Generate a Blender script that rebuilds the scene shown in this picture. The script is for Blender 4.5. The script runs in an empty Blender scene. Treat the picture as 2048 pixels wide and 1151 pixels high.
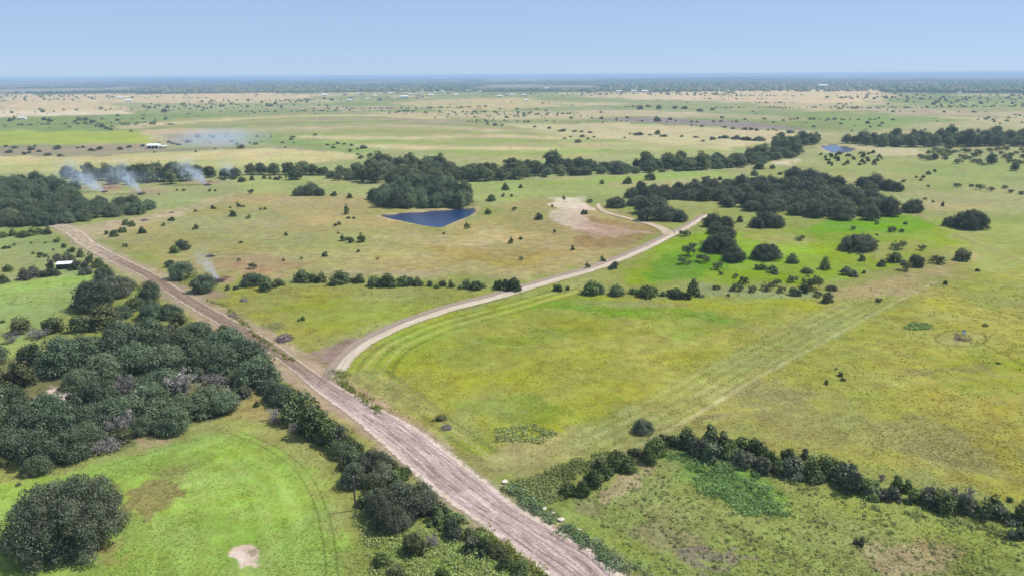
import bpy, math, random
import numpy as np
from mathutils import Matrix, Vector

# ------------------------------------------------------------------ camera
sc = bpy.context.scene
rng = np.random.default_rng(7)
random.seed(7)
H = 80.0                                   # drone height in metres
FPX = 1462.0                               # focal length in pixels of the 2048 wide photo
PITCH = math.atan((575.5 - 150.0) / FPX)
ROLL = math.radians(-0.31)
cd = bpy.data.cameras.new('camera')
cam = bpy.data.objects.new('camera', cd)
sc.collection.objects.link(cam)
RM = Matrix.Rotation(math.pi / 2 - PITCH, 3, 'X') @ Matrix.Rotation(ROLL, 3, 'Z')
M4 = RM.to_4x4()
M4.translation = Vector((0, 0, H))
cam.matrix_world = M4
cd.sensor_width = 36.0
cd.lens = FPX / 2048.0 * 36.0
cd.clip_start = 0.5
cd.clip_end = 200000.0
sc.camera = cam

# ------------------------------------------------------------------ sky, sun, exposure
SUN_EL, SUN_AZ = math.radians(56), math.radians(76)     # azimuth clockwise from +Y
world = bpy.data.worlds.new('World')
sc.world = world
world.use_nodes = True
nt = world.node_tree
sky = nt.nodes.new('ShaderNodeTexSky')
sky.sky_type = 'NISHITA'
sky.sun_disc = False
sky.sun_elevation = SUN_EL
sky.sun_rotation = SUN_AZ
sky.altitude = 0
sky.air_density = 0.6
sky.dust_density = 0.0
sky.ozone_density = 10.0
bg = nt.nodes['Background']
veil = nt.nodes.new('ShaderNodeMix')          # thin even high veil over the blue
veil.data_type = 'RGBA'
veil.inputs[0].default_value = 0.70
veil.inputs[7].default_value = (3.85, 4.85, 6.6, 1)
nt.links.new(sky.outputs[0], veil.inputs[6])
nt.links.new(veil.outputs[2], bg.inputs[0])
bg.inputs[1].default_value = 0.085
sl = bpy.data.lights.new('sun', 'SUN')
sl.energy = 3.6
sl.angle = math.radians(0.6)
sl.color = (1.0, 0.955, 0.88)
sun = bpy.data.objects.new('sun', sl)
sc.collection.objects.link(sun)
sd = Vector((math.cos(SUN_EL) * math.sin(SUN_AZ), math.cos(SUN_EL) * math.cos(SUN_AZ), math.sin(SUN_EL)))
sun.rotation_euler = sd.to_track_quat('Z', 'Y').to_euler()
sun.location = sd * 300
sc.view_settings.view_transform = 'Standard'
sc.view_settings.look = 'None'
sc.view_settings.gamma = 1.0
sc.view_settings.use_curve_mapping = False
sc.view_settings.exposure = 0.55
sc.cycles.max_bounces = 5
sc.cycles.diffuse_bounces = 2
sc.cycles.glossy_bounces = 2
sc.cycles.transmission_bounces = 3
sc.cycles.transparent_max_bounces = 6
sc.cycles.volume_bounces = 2
sc.cycles.caustics_reflective = False
sc.cycles.caustics_refractive = False
sc.cycles.use_denoising = True
sc.cycles.sample_clamp_indirect = 4.0
sc.cycles.volume_step_rate = 1.0
sc.cycles.volume_max_steps = 64

SIGMA = 1.1e-4                             # haze density per metre
AIR = np.array([0.20, 0.31, 0.46])         # colour the far air tends to (display-linear)
KLIT = np.array([1.50, 1.52, 1.50])        # display value of a white sunlit ground

# ------------------------------------------------------------------ helpers
R3 = np.array(RM)

def lin(c):
    c = np.asarray(c, float) / 255.0
    return np.where(c <= 0.04045, c / 12.92, ((c + 0.055) / 1.055) ** 2.4)

def up(px, py, h=0.0):
    """pixel of the photo -> point on the level plane z = h"""
    d = R3 @ np.array([(px - 1024.0) / FPX, -(py - 575.5) / FPX, -1.0])
    t = (h - H) / min(d[2], -1e-4)
    return np.array([d[0] * t, d[1] * t])

def depth(p, h=0.0):
    v = R3.T @ np.array([p[0], p[1], h - H])
    return -v[2]

def hash2(ix, iy, seed):
    n = (ix.astype(np.int64) * 374761393 + iy.astype(np.int64) * 668265263 + seed * 974634777) & 0x7fffffff
    n = ((n ^ (n >> 13)) * 1274126177) & 0x7fffffff
    n = n ^ (n >> 16)
    return (n & 0xffff) / 65535.0

def vnoise(x, y, scale, seed=0):
    x = np.asarray(x, float) / scale
    y = np.asarray(y, float) / scale
    ix = np.floor(x); iy = np.floor(y)
    fx = x - ix; fy = y - iy
    fx = fx * fx * (3 - 2 * fx); fy = fy * fy * (3 - 2 * fy)
    a = hash2(ix, iy, seed); b = hash2(ix + 1, iy, seed)
    c = hash2(ix, iy + 1, seed); d = hash2(ix + 1, iy + 1, seed)
    return (a * (1 - fx) + b * fx) * (1 - fy) + (c * (1 - fx) + d * fx) * fy

def fbm(x, y, scale, seed=0, o=3):
    s = 0; w = 0; a = 1.0
    for k in range(o):
        s = s + a * vnoise(x, y, scale / 2 ** k, seed + 17 * k); w += a; a *= 0.55
    return s / w

def sstep(a, b, x):
    t = np.clip((x - a) / (b - a), 0, 1)
    return t * t * (3 - 2 * t)

def sdf(P, poly):
    """signed distance (negative inside) of points P (N,2) to a polygon"""
    poly = np.asarray(poly, float)
    d2 = np.full(len(P), 1e30)
    ins = np.zeros(len(P), bool)
    for i in range(len(poly)):
        a = poly[i]; b = poly[(i + 1) % len(poly)]
        e = b - a
        w = P - a
        t = np.clip((w @ e) / (e @ e + 1e-12), 0, 1)
        q = w - t[:, None] * e
        d2 = np.minimum(d2, (q * q).sum(1))
        cnd = (a[1] <= P[:, 1]) != (b[1] <= P[:, 1])
        if cnd.any():
            xx = a[0] + (P[:, 1] - a[1]) / (e[1] if abs(e[1]) > 1e-9 else 1e-9) * e[0]
            ins ^= cnd & (P[:, 0] < xx)
    d = np.sqrt(d2)
    return np.where(ins, -d, d)

def dline(P, line):
    line = np.asarray(line, float)
    d2 = np.full(len(P), 1e30)
    for i in range(len(line) - 1):
        a = line[i]; b = line[i + 1]; e = b - a; w = P - a
        t = np.clip((w @ e) / (e @ e + 1e-12), 0, 1)
        q = w - t[:, None] * e
        d2 = np.minimum(d2, (q * q).sum(1))
    return np.sqrt(d2)

def smooth_line(pts, step=4.0):
    pts = np.asarray(pts, float)
    P = np.vstack([2 * pts[0] - pts[1], pts, 2 * pts[-1] - pts[-2]])
    out = []
    for i in range(1, len(P) - 2):
        p0, p1, p2, p3 = P[i - 1], P[i], P[i + 1], P[i + 2]
        n = max(2, int(np.linalg.norm((p2 - p1)[:2]) / step))
        for k in range(n):
            t = k / n
            out.append(0.5 * ((2 * p1) + (-p0 + p2) * t + (2 * p0 - 5 * p1 + 4 * p2 - p3) * t * t + (-p0 + 3 * p1 - 3 * p2 + p3) * t ** 3))
    out.append(pts[-1])
    return np.array(out)

# ponds are needed by the terrain
POND = np.array([up(*p) for p in [(759, 431), (793, 427), (830, 424), (885, 420), (920, 417), (952, 416), (953, 422), (940, 431),
                                  (919, 439), (902, 446), (885, 454), (871, 454), (844, 450), (817, 444), (782, 437)]])
POND2 = np.array([up(*p) for p in [(1638, 291), (1666, 289), (1692, 292), (1712, 298), (1697, 303), (1669, 305), (1652, 300)]])
PC = POND.mean(0); PC2 = POND2.mean(0)

def relief0(x, y):
    r = np.hypot(x, y)
    return (fbm(x, y, 150.0, 3, 2) - 0.5) * 1.6 * sstep(40, 120, r) + (vnoise(x, y, 900.0, 9) - 0.5) * 3.0 * sstep(900, 2000, r) + 55.0 * sstep(0.42, 0.85, fbm(x, y, 9000.0, 13, 3)) * sstep(9000, 22000, r)

ZP = float(relief0(PC[:1], PC[1:])[0]); ZP2 = float(relief0(PC2[:1], PC2[1:])[0])

def relief(x, y):
    x = np.atleast_1d(np.asarray(x, float)); y = np.atleast_1d(np.asarray(y, float))
    z = relief0(x, y)
    for c, poly, z0, near in ((PC, POND, ZP, 60), (PC2, POND2, ZP2, 60)):
        m = np.hypot(x - c[0], y - c[1]) < 160
        if m.any():
            d = sdf(np.stack([x[m], y[m]], 1), poly)
            zz = z[m] + (z0 - z[m]) * sstep(near, 8, d)
            zz = zz - 1.8 * sstep(1.5, -5, d) + 0.35 * sstep(10, 4, d) * sstep(1.0, 4, d)
            z[m] = zz
    return z

def gz(p):
    return float(relief(p[0], p[1])[0])

def link(o, parent=None):
    sc.collection.objects.link(o)
    if parent is not None:
        o.parent = parent
    return o

def mesh_np(name, verts, faces, mats, mat_idx=None, smooth=False):
    """verts (N,3); faces: an (M,k) int array or a list of such arrays"""
    me = bpy.data.meshes.new(name)
    if not isinstance(faces, list):
        faces = [faces]
    loops = np.concatenate([f.ravel() for f in faces]).astype(np.int32)
    tot = np.concatenate([np.full(len(f), f.shape[1], np.int32) for f in faces])
    start = np.concatenate([[0], np.cumsum(tot)[:-1]]).astype(np.int32)
    me.vertices.add(len(verts)); me.loops.add(len(loops)); me.polygons.add(len(tot))
    me.vertices.foreach_set('co', np.asarray(verts, np.float32).ravel())
    me.loops.foreach_set('vertex_index', loops)
    me.polygons.foreach_set('loop_start', start)
    me.polygons.foreach_set('loop_total', tot)
    for m in (mats if isinstance(mats, (list, tuple)) else [mats]):
        me.materials.append(m)
    if mat_idx is not None:
        me.polygons.foreach_set('material_index', np.asarray(mat_idx, np.int32))
    me.polygons.foreach_set('use_smooth', np.full(len(tot), smooth))
    me.update()
    me.validate()
    return me

class MB:
    """collects simple solids into one mesh"""
    def __init__(s): s.v = []; s.f = []
    def add(s, v, f):
        k = len(s.v); s.v += [tuple(p) for p in v]; s.f += [tuple(i + k for i in q) for q in f]; return s
    def box(s, x0, x1, y0, y1, z0, z1):
        return s.add([(x0, y0, z0), (x1, y0, z0), (x1, y1, z0), (x0, y1, z0), (x0, y0, z1), (x1, y0, z1), (x1, y1, z1), (x0, y1, z1)],
                     [(0, 3, 2, 1), (4, 5, 6, 7), (0, 1, 5, 4), (1, 2, 6, 5), (2, 3, 7, 6), (3, 0, 4, 7)])
    def tube(s, pts, rad, n=6):
        pts = [Vector(p) for p in pts]; v = []; f = []
        for i, p in enumerate(pts):
            d = (pts[min(i + 1, len(pts) - 1)] - pts[max(i - 1, 0)]).normalized()
            a = d.orthogonal().normalized(); b = d.cross(a)
            for k in range(n):
                t = 2 * math.pi * k / n
                v.append(p + (a * math.cos(t) + b * math.sin(t)) * rad[i])
        for i in range(len(pts) - 1):
            for k in range(n):
                f.append((i * n + k, i * n + (k + 1) % n, (i + 1) * n + (k + 1) % n, (i + 1) * n + k))
        f.append(tuple(range(n - 1, -1, -1))); f.append(tuple((len(pts) - 1) * n + k for k in range(n)))
        return s.add(v, f)
    def mesh(s, name, mat, smooth=False):
        me = bpy.data.meshes.new(name); me.from_pydata(s.v, [], s.f); me.materials.append(mat)
        if smooth: me.polygons.foreach_set('use_smooth', [True] * len(s.f))
        me.update(); return me
    def build(s, name, mat, parent=None, smooth=False):
        return link(bpy.data.objects.new(name, s.mesh(name, mat, smooth)), parent)

def tag(o, label=None, cat=None, group=None, kind=None):
    for k, v in (('label', label), ('category', cat), ('group', group), ('kind', kind)):
        if v: o[k] = v
    return o

def empty(name, loc, rz=0.0):
    o = bpy.data.objects.new(name, None)
    o.empty_display_size = 0.5
    sc.collection.objects.link(o)
    o.location = loc; o.rotation_euler = (0, 0, rz)
    return o

# ------------------------------------------------------------------ materials
class NB:
    def __init__(s, name):
        s.m = bpy.data.materials.new(name); s.m.use_nodes = True
        s.t = s.m.node_tree; s.t.nodes.clear()
        s.out = s.t.nodes.new('ShaderNodeOutputMaterial')
    def n(s, typ, **kw):
        o = s.t.nodes.new(typ)
        for k, v in kw.items(): setattr(o, k, v)
        return o
    def l(s, a, b): s.t.links.new(a, b)
    def noise(s, vec, scale, detail=3.0, rough=0.55):
        o = s.n('ShaderNodeTexNoise'); o.inputs['Scale'].default_value = scale
        o.inputs['Detail'].default_value = detail; o.inputs['Roughness'].default_value = rough
        if vec is not None: s.l(vec, o.inputs['Vector'])
        return o.outputs['Fac']
    def math(s, op, a, b=None, clamp=False):
        o = s.n('ShaderNodeMath', operation=op, use_clamp=clamp)
        for i, v in enumerate((a, b)):
            if v is None: continue
            if isinstance(v, (int, float)): o.inputs[i].default_value = v
            else: s.l(v, o.inputs[i])
        return o.outputs[0]
    def rmp(s, v, a, b, c=0.0, d=1.0):
        o = s.n('ShaderNodeMapRange', clamp=True); s.l(v, o.inputs[0])
        for i, q in enumerate((a, b, c, d)): o.inputs[i + 1].default_value = q
        return o.outputs[0]
    def mix(s, f, a, b, mode='MIX'):
        o = s.n('ShaderNodeMix', data_type='RGBA', blend_type=mode)
        for i, v in ((0, f), (6, a), (7, b)):
            if isinstance(v, (int, float)): o.inputs[i].default_value = v
            elif isinstance(v, (tuple, list, np.ndarray)): o.inputs[i].default_value = (*[float(q) for q in v][:3], 1)
            else: s.l(v, o.inputs[i])
        return o.outputs[2]
    def hsv(s, col, h=0.5, sat=1.0, val=1.0):
        o = s.n('ShaderNodeHueSaturation'); s.l(col, o.inputs['Color'])
        for k, v in (('Hue', h), ('Saturation', sat), ('Value', val)):
            if isinstance(v, (int, float)): o.inputs[k].default_value = v
            else: s.l(v, o.inputs[k])
        return o.outputs[0]

def leaf_mat(name, c0, c1, c2, transl=0.25, patch=0.35, gloss=0.02, gain=2.2):
    b = NB(name)
    c0, c1, c2 = [tuple(min(0.6, q * gain) for q in c) for c in (c0, c1, c2)]
    geo = b.n('ShaderNodeNewGeometry'); oi = b.n('ShaderNodeObjectInfo'); tc = b.n('ShaderNodeTexCoord')
    r = oi.outputs['Random']
    n1 = b.noise(geo.outputs['Position'], patch, 2.0)
    col = b.mix(b.rmp(n1, 0.38, 0.60), tuple(q * 0.82 for q in c0), tuple(q * 1.15 for q in c1))
    col = b.mix(b.rmp(r, 0.25, 1.0, 0.0, 0.9), col, c2)
    isl = b.math('ADD', b.math('MULTIPLY', geo.outputs['Random Per Island'], 0.5), 0.75)
    r2 = b.math('FRACT', b.math('MULTIPLY', r, 7.31))
    val = b.math('MULTIPLY', isl, b.rmp(r2, 0, 1, 0.66, 1.38))
    col = b.hsv(col, 0.5, 1.0, val)
    d = b.n('ShaderNodeBsdfDiffuse'); b.l(col, d.inputs[0])
    t = b.n('ShaderNodeBsdfTranslucent'); b.l(b.mix(0.5, col, (0.10, 0.15, 0.02)), t.inputs[0])
    m = b.n('ShaderNodeMixShader'); m.inputs[0].default_value = transl
    b.l(d.outputs[0], m.inputs[1]); b.l(t.outputs[0], m.inputs[2])
    g = b.n('ShaderNodeBsdfGlossy'); g.inputs['Roughness'].default_value = 0.5; g.inputs[0].default_value = (0.8, 0.85, 0.8, 1)
    m2 = b.n('ShaderNodeMixShader'); m2.inputs[0].default_value = gloss
    b.l(m.outputs[0], m2.inputs[1]); b.l(g.outputs[0], m2.inputs[2])
    b.l(m2.outputs[0], b.out.inputs[0])
    return b.m

def plain(name, c, c2=None, rough=0.85, scale=2.0, metal=0.0, bump=0.0):
    b = NB(name)
    tc = b.n('ShaderNodeTexCoord')
    p = b.n('ShaderNodeBsdfPrincipled'); p.inputs['Roughness'].default_value = rough; p.inputs['Metallic'].default_value = metal
    n = b.noise(tc.outputs['Object'], scale, 5.0)
    b.l(b.mix(b.rmp(n, 0.3, 0.7), c, c2 if c2 else tuple(q * 0.7 for q in c)), p.inputs['Base Color'])
    if bump:
        bp = b.n('ShaderNodeBump'); bp.inputs['Distance'].default_value = bump; b.l(n, bp.inputs['Height']); b.l(bp.outputs[0], p.inputs['Normal'])
    b.l(p.outputs[0], b.out.inputs[0])
    return b.m

M = {}
M['oak'] = leaf_mat('live_oak_leaves', (0.042, 0.061, 0.033), (0.060, 0.081, 0.046), (0.068, 0.080, 0.043))
M['oak_dark'] = leaf_mat('dark_oak_leaves', (0.037, 0.046, 0.027), (0.050, 0.060, 0.037), (0.058, 0.058, 0.038))
M['cedar'] = leaf_mat('juniper_leaves', (0.040, 0.056, 0.016), (0.060, 0.080, 0.022), (0.046, 0.060, 0.026), transl=0.15)
M['olive'] = leaf_mat('brush_leaves', (0.075, 0.085, 0.030), (0.100, 0.105, 0.040), (0.060, 0.080, 0.035), gain=1.4)
M['mesq'] = leaf_mat('mesquite_leaves', (0.085, 0.110, 0.045), (0.110, 0.125, 0.055), (0.085, 0.100, 0.050), transl=0.35, gain=1.4)
M['elm'] = leaf_mat('creek_tree_leaves', (0.042, 0.055, 0.023), (0.060, 0.075, 0.031), (0.070, 0.074, 0.034))
M['greybrush'] = leaf_mat('dry_grey_twigs', (0.20, 0.18, 0.165), (0.27, 0.245, 0.225), (0.17, 0.155, 0.15), transl=0.1, gain=1.1)
M['greenweed'] = leaf_mat('weed_leaves', (0.19, 0.23, 0.07), (0.26, 0.29, 0.11), (0.22, 0.26, 0.09), transl=0.35, patch=0.12, gain=1.4)
M['lushweed'] = leaf_mat('lush_weed_leaves', (0.09, 0.16, 0.045), (0.13, 0.21, 0.07), (0.10, 0.17, 0.05), transl=0.35, patch=0.12, gain=1.5)
M['yellowweed'] = leaf_mat('yellow_weed_leaves', (0.24, 0.26, 0.04), (0.30, 0.30, 0.06), (0.22, 0.26, 0.05), transl=0.3, patch=0.12, gain=1.1)
M['sageweed'] = leaf_mat('sage_weed_leaves', (0.19, 0.22, 0.12), (0.28, 0.30, 0.19), (0.15, 0.20, 0.10), transl=0.35, patch=0.2, gain=1.5)
M['bark'] = plain('bark', (0.12, 0.10, 0.085), (0.07, 0.06, 0.05), 0.95, 3.0)
M['deadwood'] = plain('dead_wood', (0.20, 0.165, 0.15), (0.12, 0.095, 0.085), 0.95, 2.0)
M['greywood'] = plain('weathered_grey_wood', (0.34, 0.31, 0.29), (0.22, 0.20, 0.19), 0.95, 2.0)
M['pole'] = plain('creosote_pole', (0.06, 0.05, 0.045), (0.04, 0.033, 0.03), 0.9, 2.0)
M['white_metal'] = plain('white_metal_roofing', (0.78, 0.79, 0.80), (0.66, 0.67, 0.69), 0.45, 1.2)
M['wall_pale'] = plain('pale_siding', (0.55, 0.52, 0.48), (0.47, 0.44, 0.40), 0.8, 0.8)
M['wall_tan'] = plain('tan_brick', (0.42, 0.34, 0.28), (0.35, 0.28, 0.23), 0.85, 1.0)
M['roof_grey'] = plain('grey_shingles', (0.22, 0.21, 0.21), (0.16, 0.15, 0.15), 0.9, 1.0)
M['dark_fill'] = plain('dark_fill_and_bay_shade', (0.03, 0.03, 0.035), (0.02, 0.02, 0.022), 0.8, 1.0)  # dark doors and windows, also the painted shade of the barn bays
M['steel'] = plain('galvanised_steel', (0.55, 0.57, 0.58), (0.42, 0.44, 0.45), 0.4, 3.0, 0.6)
M['green_paint'] = plain('dull_green_paint', (0.06, 0.075, 0.05), (0.045, 0.055, 0.04), 0.7, 3.0)
M['rock'] = plain('limestone', (0.62, 0.57, 0.49), (0.45, 0.40, 0.34), 0.9, 1.5, 0.0, 0.1)

# ------------------------------------------------------------------ ground sheet
ang_in = np.arange(-53, 53.001, 0.118)
ang = np.radians(np.concatenate([np.arange(-180, -53, 4.0), ang_in, np.arange(55, 180, 4.0)]))
el = np.concatenate([np.geomspace(0.075, 0.6, 16), np.arange(0.66, 3.0, 0.075), np.arange(3.0, 12, 0.11), np.arange(12, 38, 0.08), np.arange(38, 46, 0.16), np.arange(48, 86, 5)])
rad = H / np.tan(np.radians(el[::-1]))
NA, NR = len(ang), len(rad)
gx = np.outer(rad, np.sin(ang)).ravel(); gy = np.outer(rad, np.cos(ang)).ravel()
GX = np.concatenate([[0.0], gx]); GY = np.concatenate([[0.0], gy])
GZ = relief(GX, GY)
idx = 1 + np.arange(NA * NR).reshape(NR, NA)
i0 = idx[:-1, :]; i1 = idx[1:, :]
j0 = np.roll(i0, -1, 1); j1 = np.roll(i1, -1, 1)
quads = np.stack([i0, j0, j1, i1], -1).reshape(-1, 4)[:, ::-1]
cap = np.stack([np.zeros(NA, int), idx[0], np.roll(idx[0], -1)], 1)[:, ::-1]

# colours of the land itself, laid down field by field in metres
P2 = np.stack([GX, GY], 1)
RR = np.hypot(GX, GY)
COL = np.zeros((len(GX), 3)); ROUGH = np.ones(len(GX)) * 0.6
nz = {2: fbm(GX, GY, 3.0, 31), 8: fbm(GX, GY, 14.0, 41), 40: fbm(GX, GY, 70.0, 51), 300: fbm(GX, GY, 500.0, 61)}

def alb(c, d=250.0):
    """albedo that shows as sRGB colour c through d metres of haze"""
    t = np.exp(-SIGMA * min(d, 5500.0))
    c = np.asarray(c, float); c = c + (c.mean() - c) * 0.07; c[0] += 0.30 * max(0.0, c[1] - c[0] - 12)
    return np.clip((lin(c) - (1 - t) * AIR) / (t * KLIT), 0.012, 0.62)

def paint_mask(mask, c, d, rough=None, sel=slice(None)):
    a = alb(c, d)
    COL[sel] = COL[sel] * (1 - mask[:, None]) + a * mask[:, None]
    if rough is not None: ROUGH[sel] = ROUGH[sel] * (1 - mask) + rough * mask

def field(px, c, soft=3.0, warp=1.5, strength=1.0, rough=None, h=0.0):
    W = np.array([up(x, y, h) for x, y in px])
    pad = soft * (1 + warp) + 5
    sel = np.where((GX > W[:, 0].min() - pad) & (GX < W[:, 0].max() + pad) & (GY > W[:, 1].min() - pad) & (GY < W[:, 1].max() + pad))[0]
    if len(sel) == 0: return
    k = 2 if soft < 1.5 else 8 if soft < 8 else 40 if soft < 60 else 300
    k2 = {2: 2, 8: 2, 40: 8, 300: 40}[k]
    d = sdf(P2[sel], W) + (nz[k][sel] - 0.5) * 4 * soft * warp + (nz[k2][sel] - 0.5) * 2.6 * soft
    m = sstep(soft, -soft, d) * strength
    paint_mask(m, c, float(np.hypot(*W.mean(0))), rough, sel)

def spot(px, py, rx, ry, c, soft=0.35, strength=1.0, rough=None):
    """an uneven patch; rx, ry are its half sizes in the photo"""
    t = np.linspace(0, 2 * math.pi, 15)[:-1]
    field([(px + rx * math.cos(a), py + ry * math.sin(a)) for a in t], c,
          soft * max(1.0, rx / FPX * depth(up(px, py))), 2.0, strength, rough)

def stroke(px, c, width, soft=0.5, strength=1.0, rough=None, off=0.0, wob=0.0):
    L = smooth_line([up(x, y) for x, y in px], 3.0)
    if off:
        t = np.gradient(L, axis=0); t /= np.linalg.norm(t, axis=1)[:, None] + 1e-9
        L = L + np.stack([t[:, 1], -t[:, 0]], 1) * off
    pad = width + soft + 4
    sel = np.where((GX > L[:, 0].min() - pad) & (GX < L[:, 0].max() + pad) & (GY > L[:, 1].min() - pad) & (GY < L[:, 1].max() + pad))[0]
    d = dline(P2[sel], L) + (nz[8][sel] - 0.5) * wob
    m = sstep(width / 2 + soft, width / 2 - soft, d) * strength * (0.6 + 0.8 * np.clip(nz[8][sel], 0.2, 0.8)).clip(0, 1)
    paint_mask(m, c, float(np.hypot(*L.mean(0))), rough, sel)

# --- base: pasture near, mixed range land far, wooded country to the horizon
COL[:] = alb((150, 158, 84), 250)
m = sstep(420, 560, RR); paint_mask(m, (160, 168, 116), 700)
m = sstep(760, 1000, RR); paint_mask(m, (158, 165, 124), 1500)
far = sstep(0.38, 0.5, fbm(GX, GY, 420.0, 71) + 0.0)
paint_mask(far * sstep(900, 1300, RR), (192, 182, 150), 1900)
far2 = sstep(0.54, 0.62, fbm(GX, GY, 260.0, 77))
paint_mask(far2 * sstep(900, 1300, RR) * 0.8, (133, 156, 112), 1900)
edge = 3900 + 900 * (fbm(GX, GY, 1400.0, 81) - 0.5) - 0.12 * GX
wood = sstep(-120, 120, RR - edge)
COL[:] = COL * (1 - wood[:, None]) + np.array([0.030, 0.046, 0.030]) * wood[:, None]
fl = sstep(0.60, 0.68, fbm(GX * 0.6, GY * 0.25, 620.0, 91)) * sstep(4300, 5400, RR)
COL[:] = COL * (1 - fl[:, None]) + np.array([0.25, 0.22, 0.16]) * fl[:, None]
fl = sstep(0.50, 0.66, fbm(GX * 0.5, GY * 0.2, 1700.0, 95)) * sstep(7000, 11000, RR) * 0.85
COL[:] = COL * (1 - fl[:, None]) + np.array([0.24, 0.22, 0.18]) * fl[:, None]

# --- far fields, left to right
field([(0, 189), (300, 188), (560, 186), (640, 192), (520, 214), (240, 222), (0, 232)], (199, 185, 158), 30)
field([(-60, 222), (240, 222), (270, 228), (-60, 236)], (214, 202, 176), 10)
field([(-60, 236), (300, 228), (520, 224), (430, 240), (260, 248), (220, 262), (-60, 262)], (136, 160, 112), 12)
field([(200, 206), (700, 206), (760, 222), (480, 228), (300, 226)], (150, 164, 128), 25, 1, 0.8)
field([(640, 205), (980, 200), (1020, 214), (860, 226), (760, 224)], (132, 158, 116), 20, 1, 0.8)
field([(775, 206), (900, 198), (1060, 196), (1120, 212), (1000, 222), (880, 222)], (193, 182, 146), 15, 1)
field([(-60, 262), (268, 262), (312, 285), (-60, 292)], (168, 184, 98), 3)
field([(-60, 292), (320, 288), (330, 298), (640, 292), (690, 303), (-60, 318)], (158, 152, 128), 6)
field([(-60, 312), (200, 312), (340, 303), (520, 296), (690, 302), (716, 316), (560, 332), (300, 342), (-60, 346)], (198, 189, 138), 4)
field([(-60, 330), (300, 322), (560, 318), (600, 330), (300, 342), (-60, 346)], (176, 182, 120), 5, 1.5, 0.7)
field([(330, 270), (520, 258), (700, 290), (640, 296), (520, 288), (330, 290)], (163, 158, 146), 8, 1, 0.8)
field([(480, 268), (620, 272), (760, 300), (700, 306), (560, 290), (460, 282)], (140, 164, 106), 6, 1, 0.9)
# contour striped field in the middle distance
field([(270, 242), (520, 230), (780, 229), (880, 240), (1010, 254), (1250, 284), (1460, 304), (1300, 310), (1000, 328), (870, 306), (760, 298), (640, 276), (420, 260)], (168, 170, 122), 6)
for k, (a, b, c, d, col) in enumerate([
        ((330, 247), (520, 236), (700, 231), (860, 236), (216, 202, 160)), ((420, 254), (600, 246), (800, 244), (930, 250), (138, 158, 112)),
        ((420, 262), (640, 256), (820, 252), (960, 258), (192, 180, 148)), ((560, 268), (760, 264), (900, 262), (1060, 268), (150, 168, 108)),
        ((620, 274), (800, 276), (950, 272), (1120, 276), (204, 192, 150)), ((680, 282), (860, 284), (1060, 282), (1250, 286), (152, 172, 106)),
        ((740, 292), (900, 296), (1040, 298), (1160, 300), (208, 194, 148)), ((900, 304), (1060, 306), (1200, 300), (1400, 300), (146, 172, 100)),
        ((640, 240), (760, 238), (850, 242), (900, 246), (170, 160, 140)), ((980, 262), (1080, 262), (1150, 268), (1200, 274), (196, 184, 146))]):
    stroke([a, b, c, d], col, 40 + 8 * (k % 3), 16, 1.0, None, 0, 46)
field([(1010, 250), (1250, 246), (1480, 258), (1660, 266), (1560, 280), (1450, 300), (1200, 276)], (198, 190, 148), 8)
field([(1100, 282), (1300, 284), (1440, 286), (1420, 300), (1180, 300)], (188, 182, 134), 6, 1, 0.7)
field([(1160, 236), (1300, 234), (1500, 244), (1640, 262), (1480, 256), (1280, 246)], (154, 146, 142), 8)
field([(1030, 216), (1280, 210), (1620, 226), (1600, 234), (1300, 230), (1040, 228)], (146, 162, 124), 14, 1, 0.8)
field([(1150, 222), (1250, 221), (1420, 226), (1400, 233), (1160, 230)], (204, 192, 160), 8, 1, 0.8)
field([(1240, 186), (1500, 180), (1740, 178), (1800, 192), (1730, 209), (1560, 205), (1260, 198)], (202, 188, 160), 20)
field([(1640, 232), (1760, 228), (1960, 242), (1860, 258), (1700, 258)], (146, 168, 116), 8)
field([(1740, 212), (2100, 200), (2100, 226), (1800, 226)], (150, 166, 126), 15, 1, 0.8)
field([(1840, 246), (2100, 240), (2100, 262), (1760, 262)], (182, 178, 142), 8, 1, 0.8)
field([(1690, 290), (1850, 288), (1840, 310), (1760, 312)], (196, 188, 150), 4, 1.5, 0.8)
field([(1540, 325), (1600, 318), (1590, 335)], (208, 196, 170), 2, 1, 0.8)
field([(1560, 330), (1700, 335), (1700, 342), (1580, 338)], (196, 184, 150), 2, 1, 0.7)
field([(1100, 222), (1500, 228), (1640, 240), (1500, 240), (1200, 232)], (190, 180, 150), 14, 1, 0.7)
field([(1700, 214), (1960, 224), (2100, 222), (2100, 232), (1800, 232)], (184, 172, 152), 10, 1, 0.8)
field([(860, 228), (1100, 222), (1180, 232), (1000, 240)], (196, 186, 152), 12, 1, 0.8)
field([(520, 216), (760, 212), (900, 216), (700, 224)], (180, 172, 150), 16, 1, 0.7)
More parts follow.
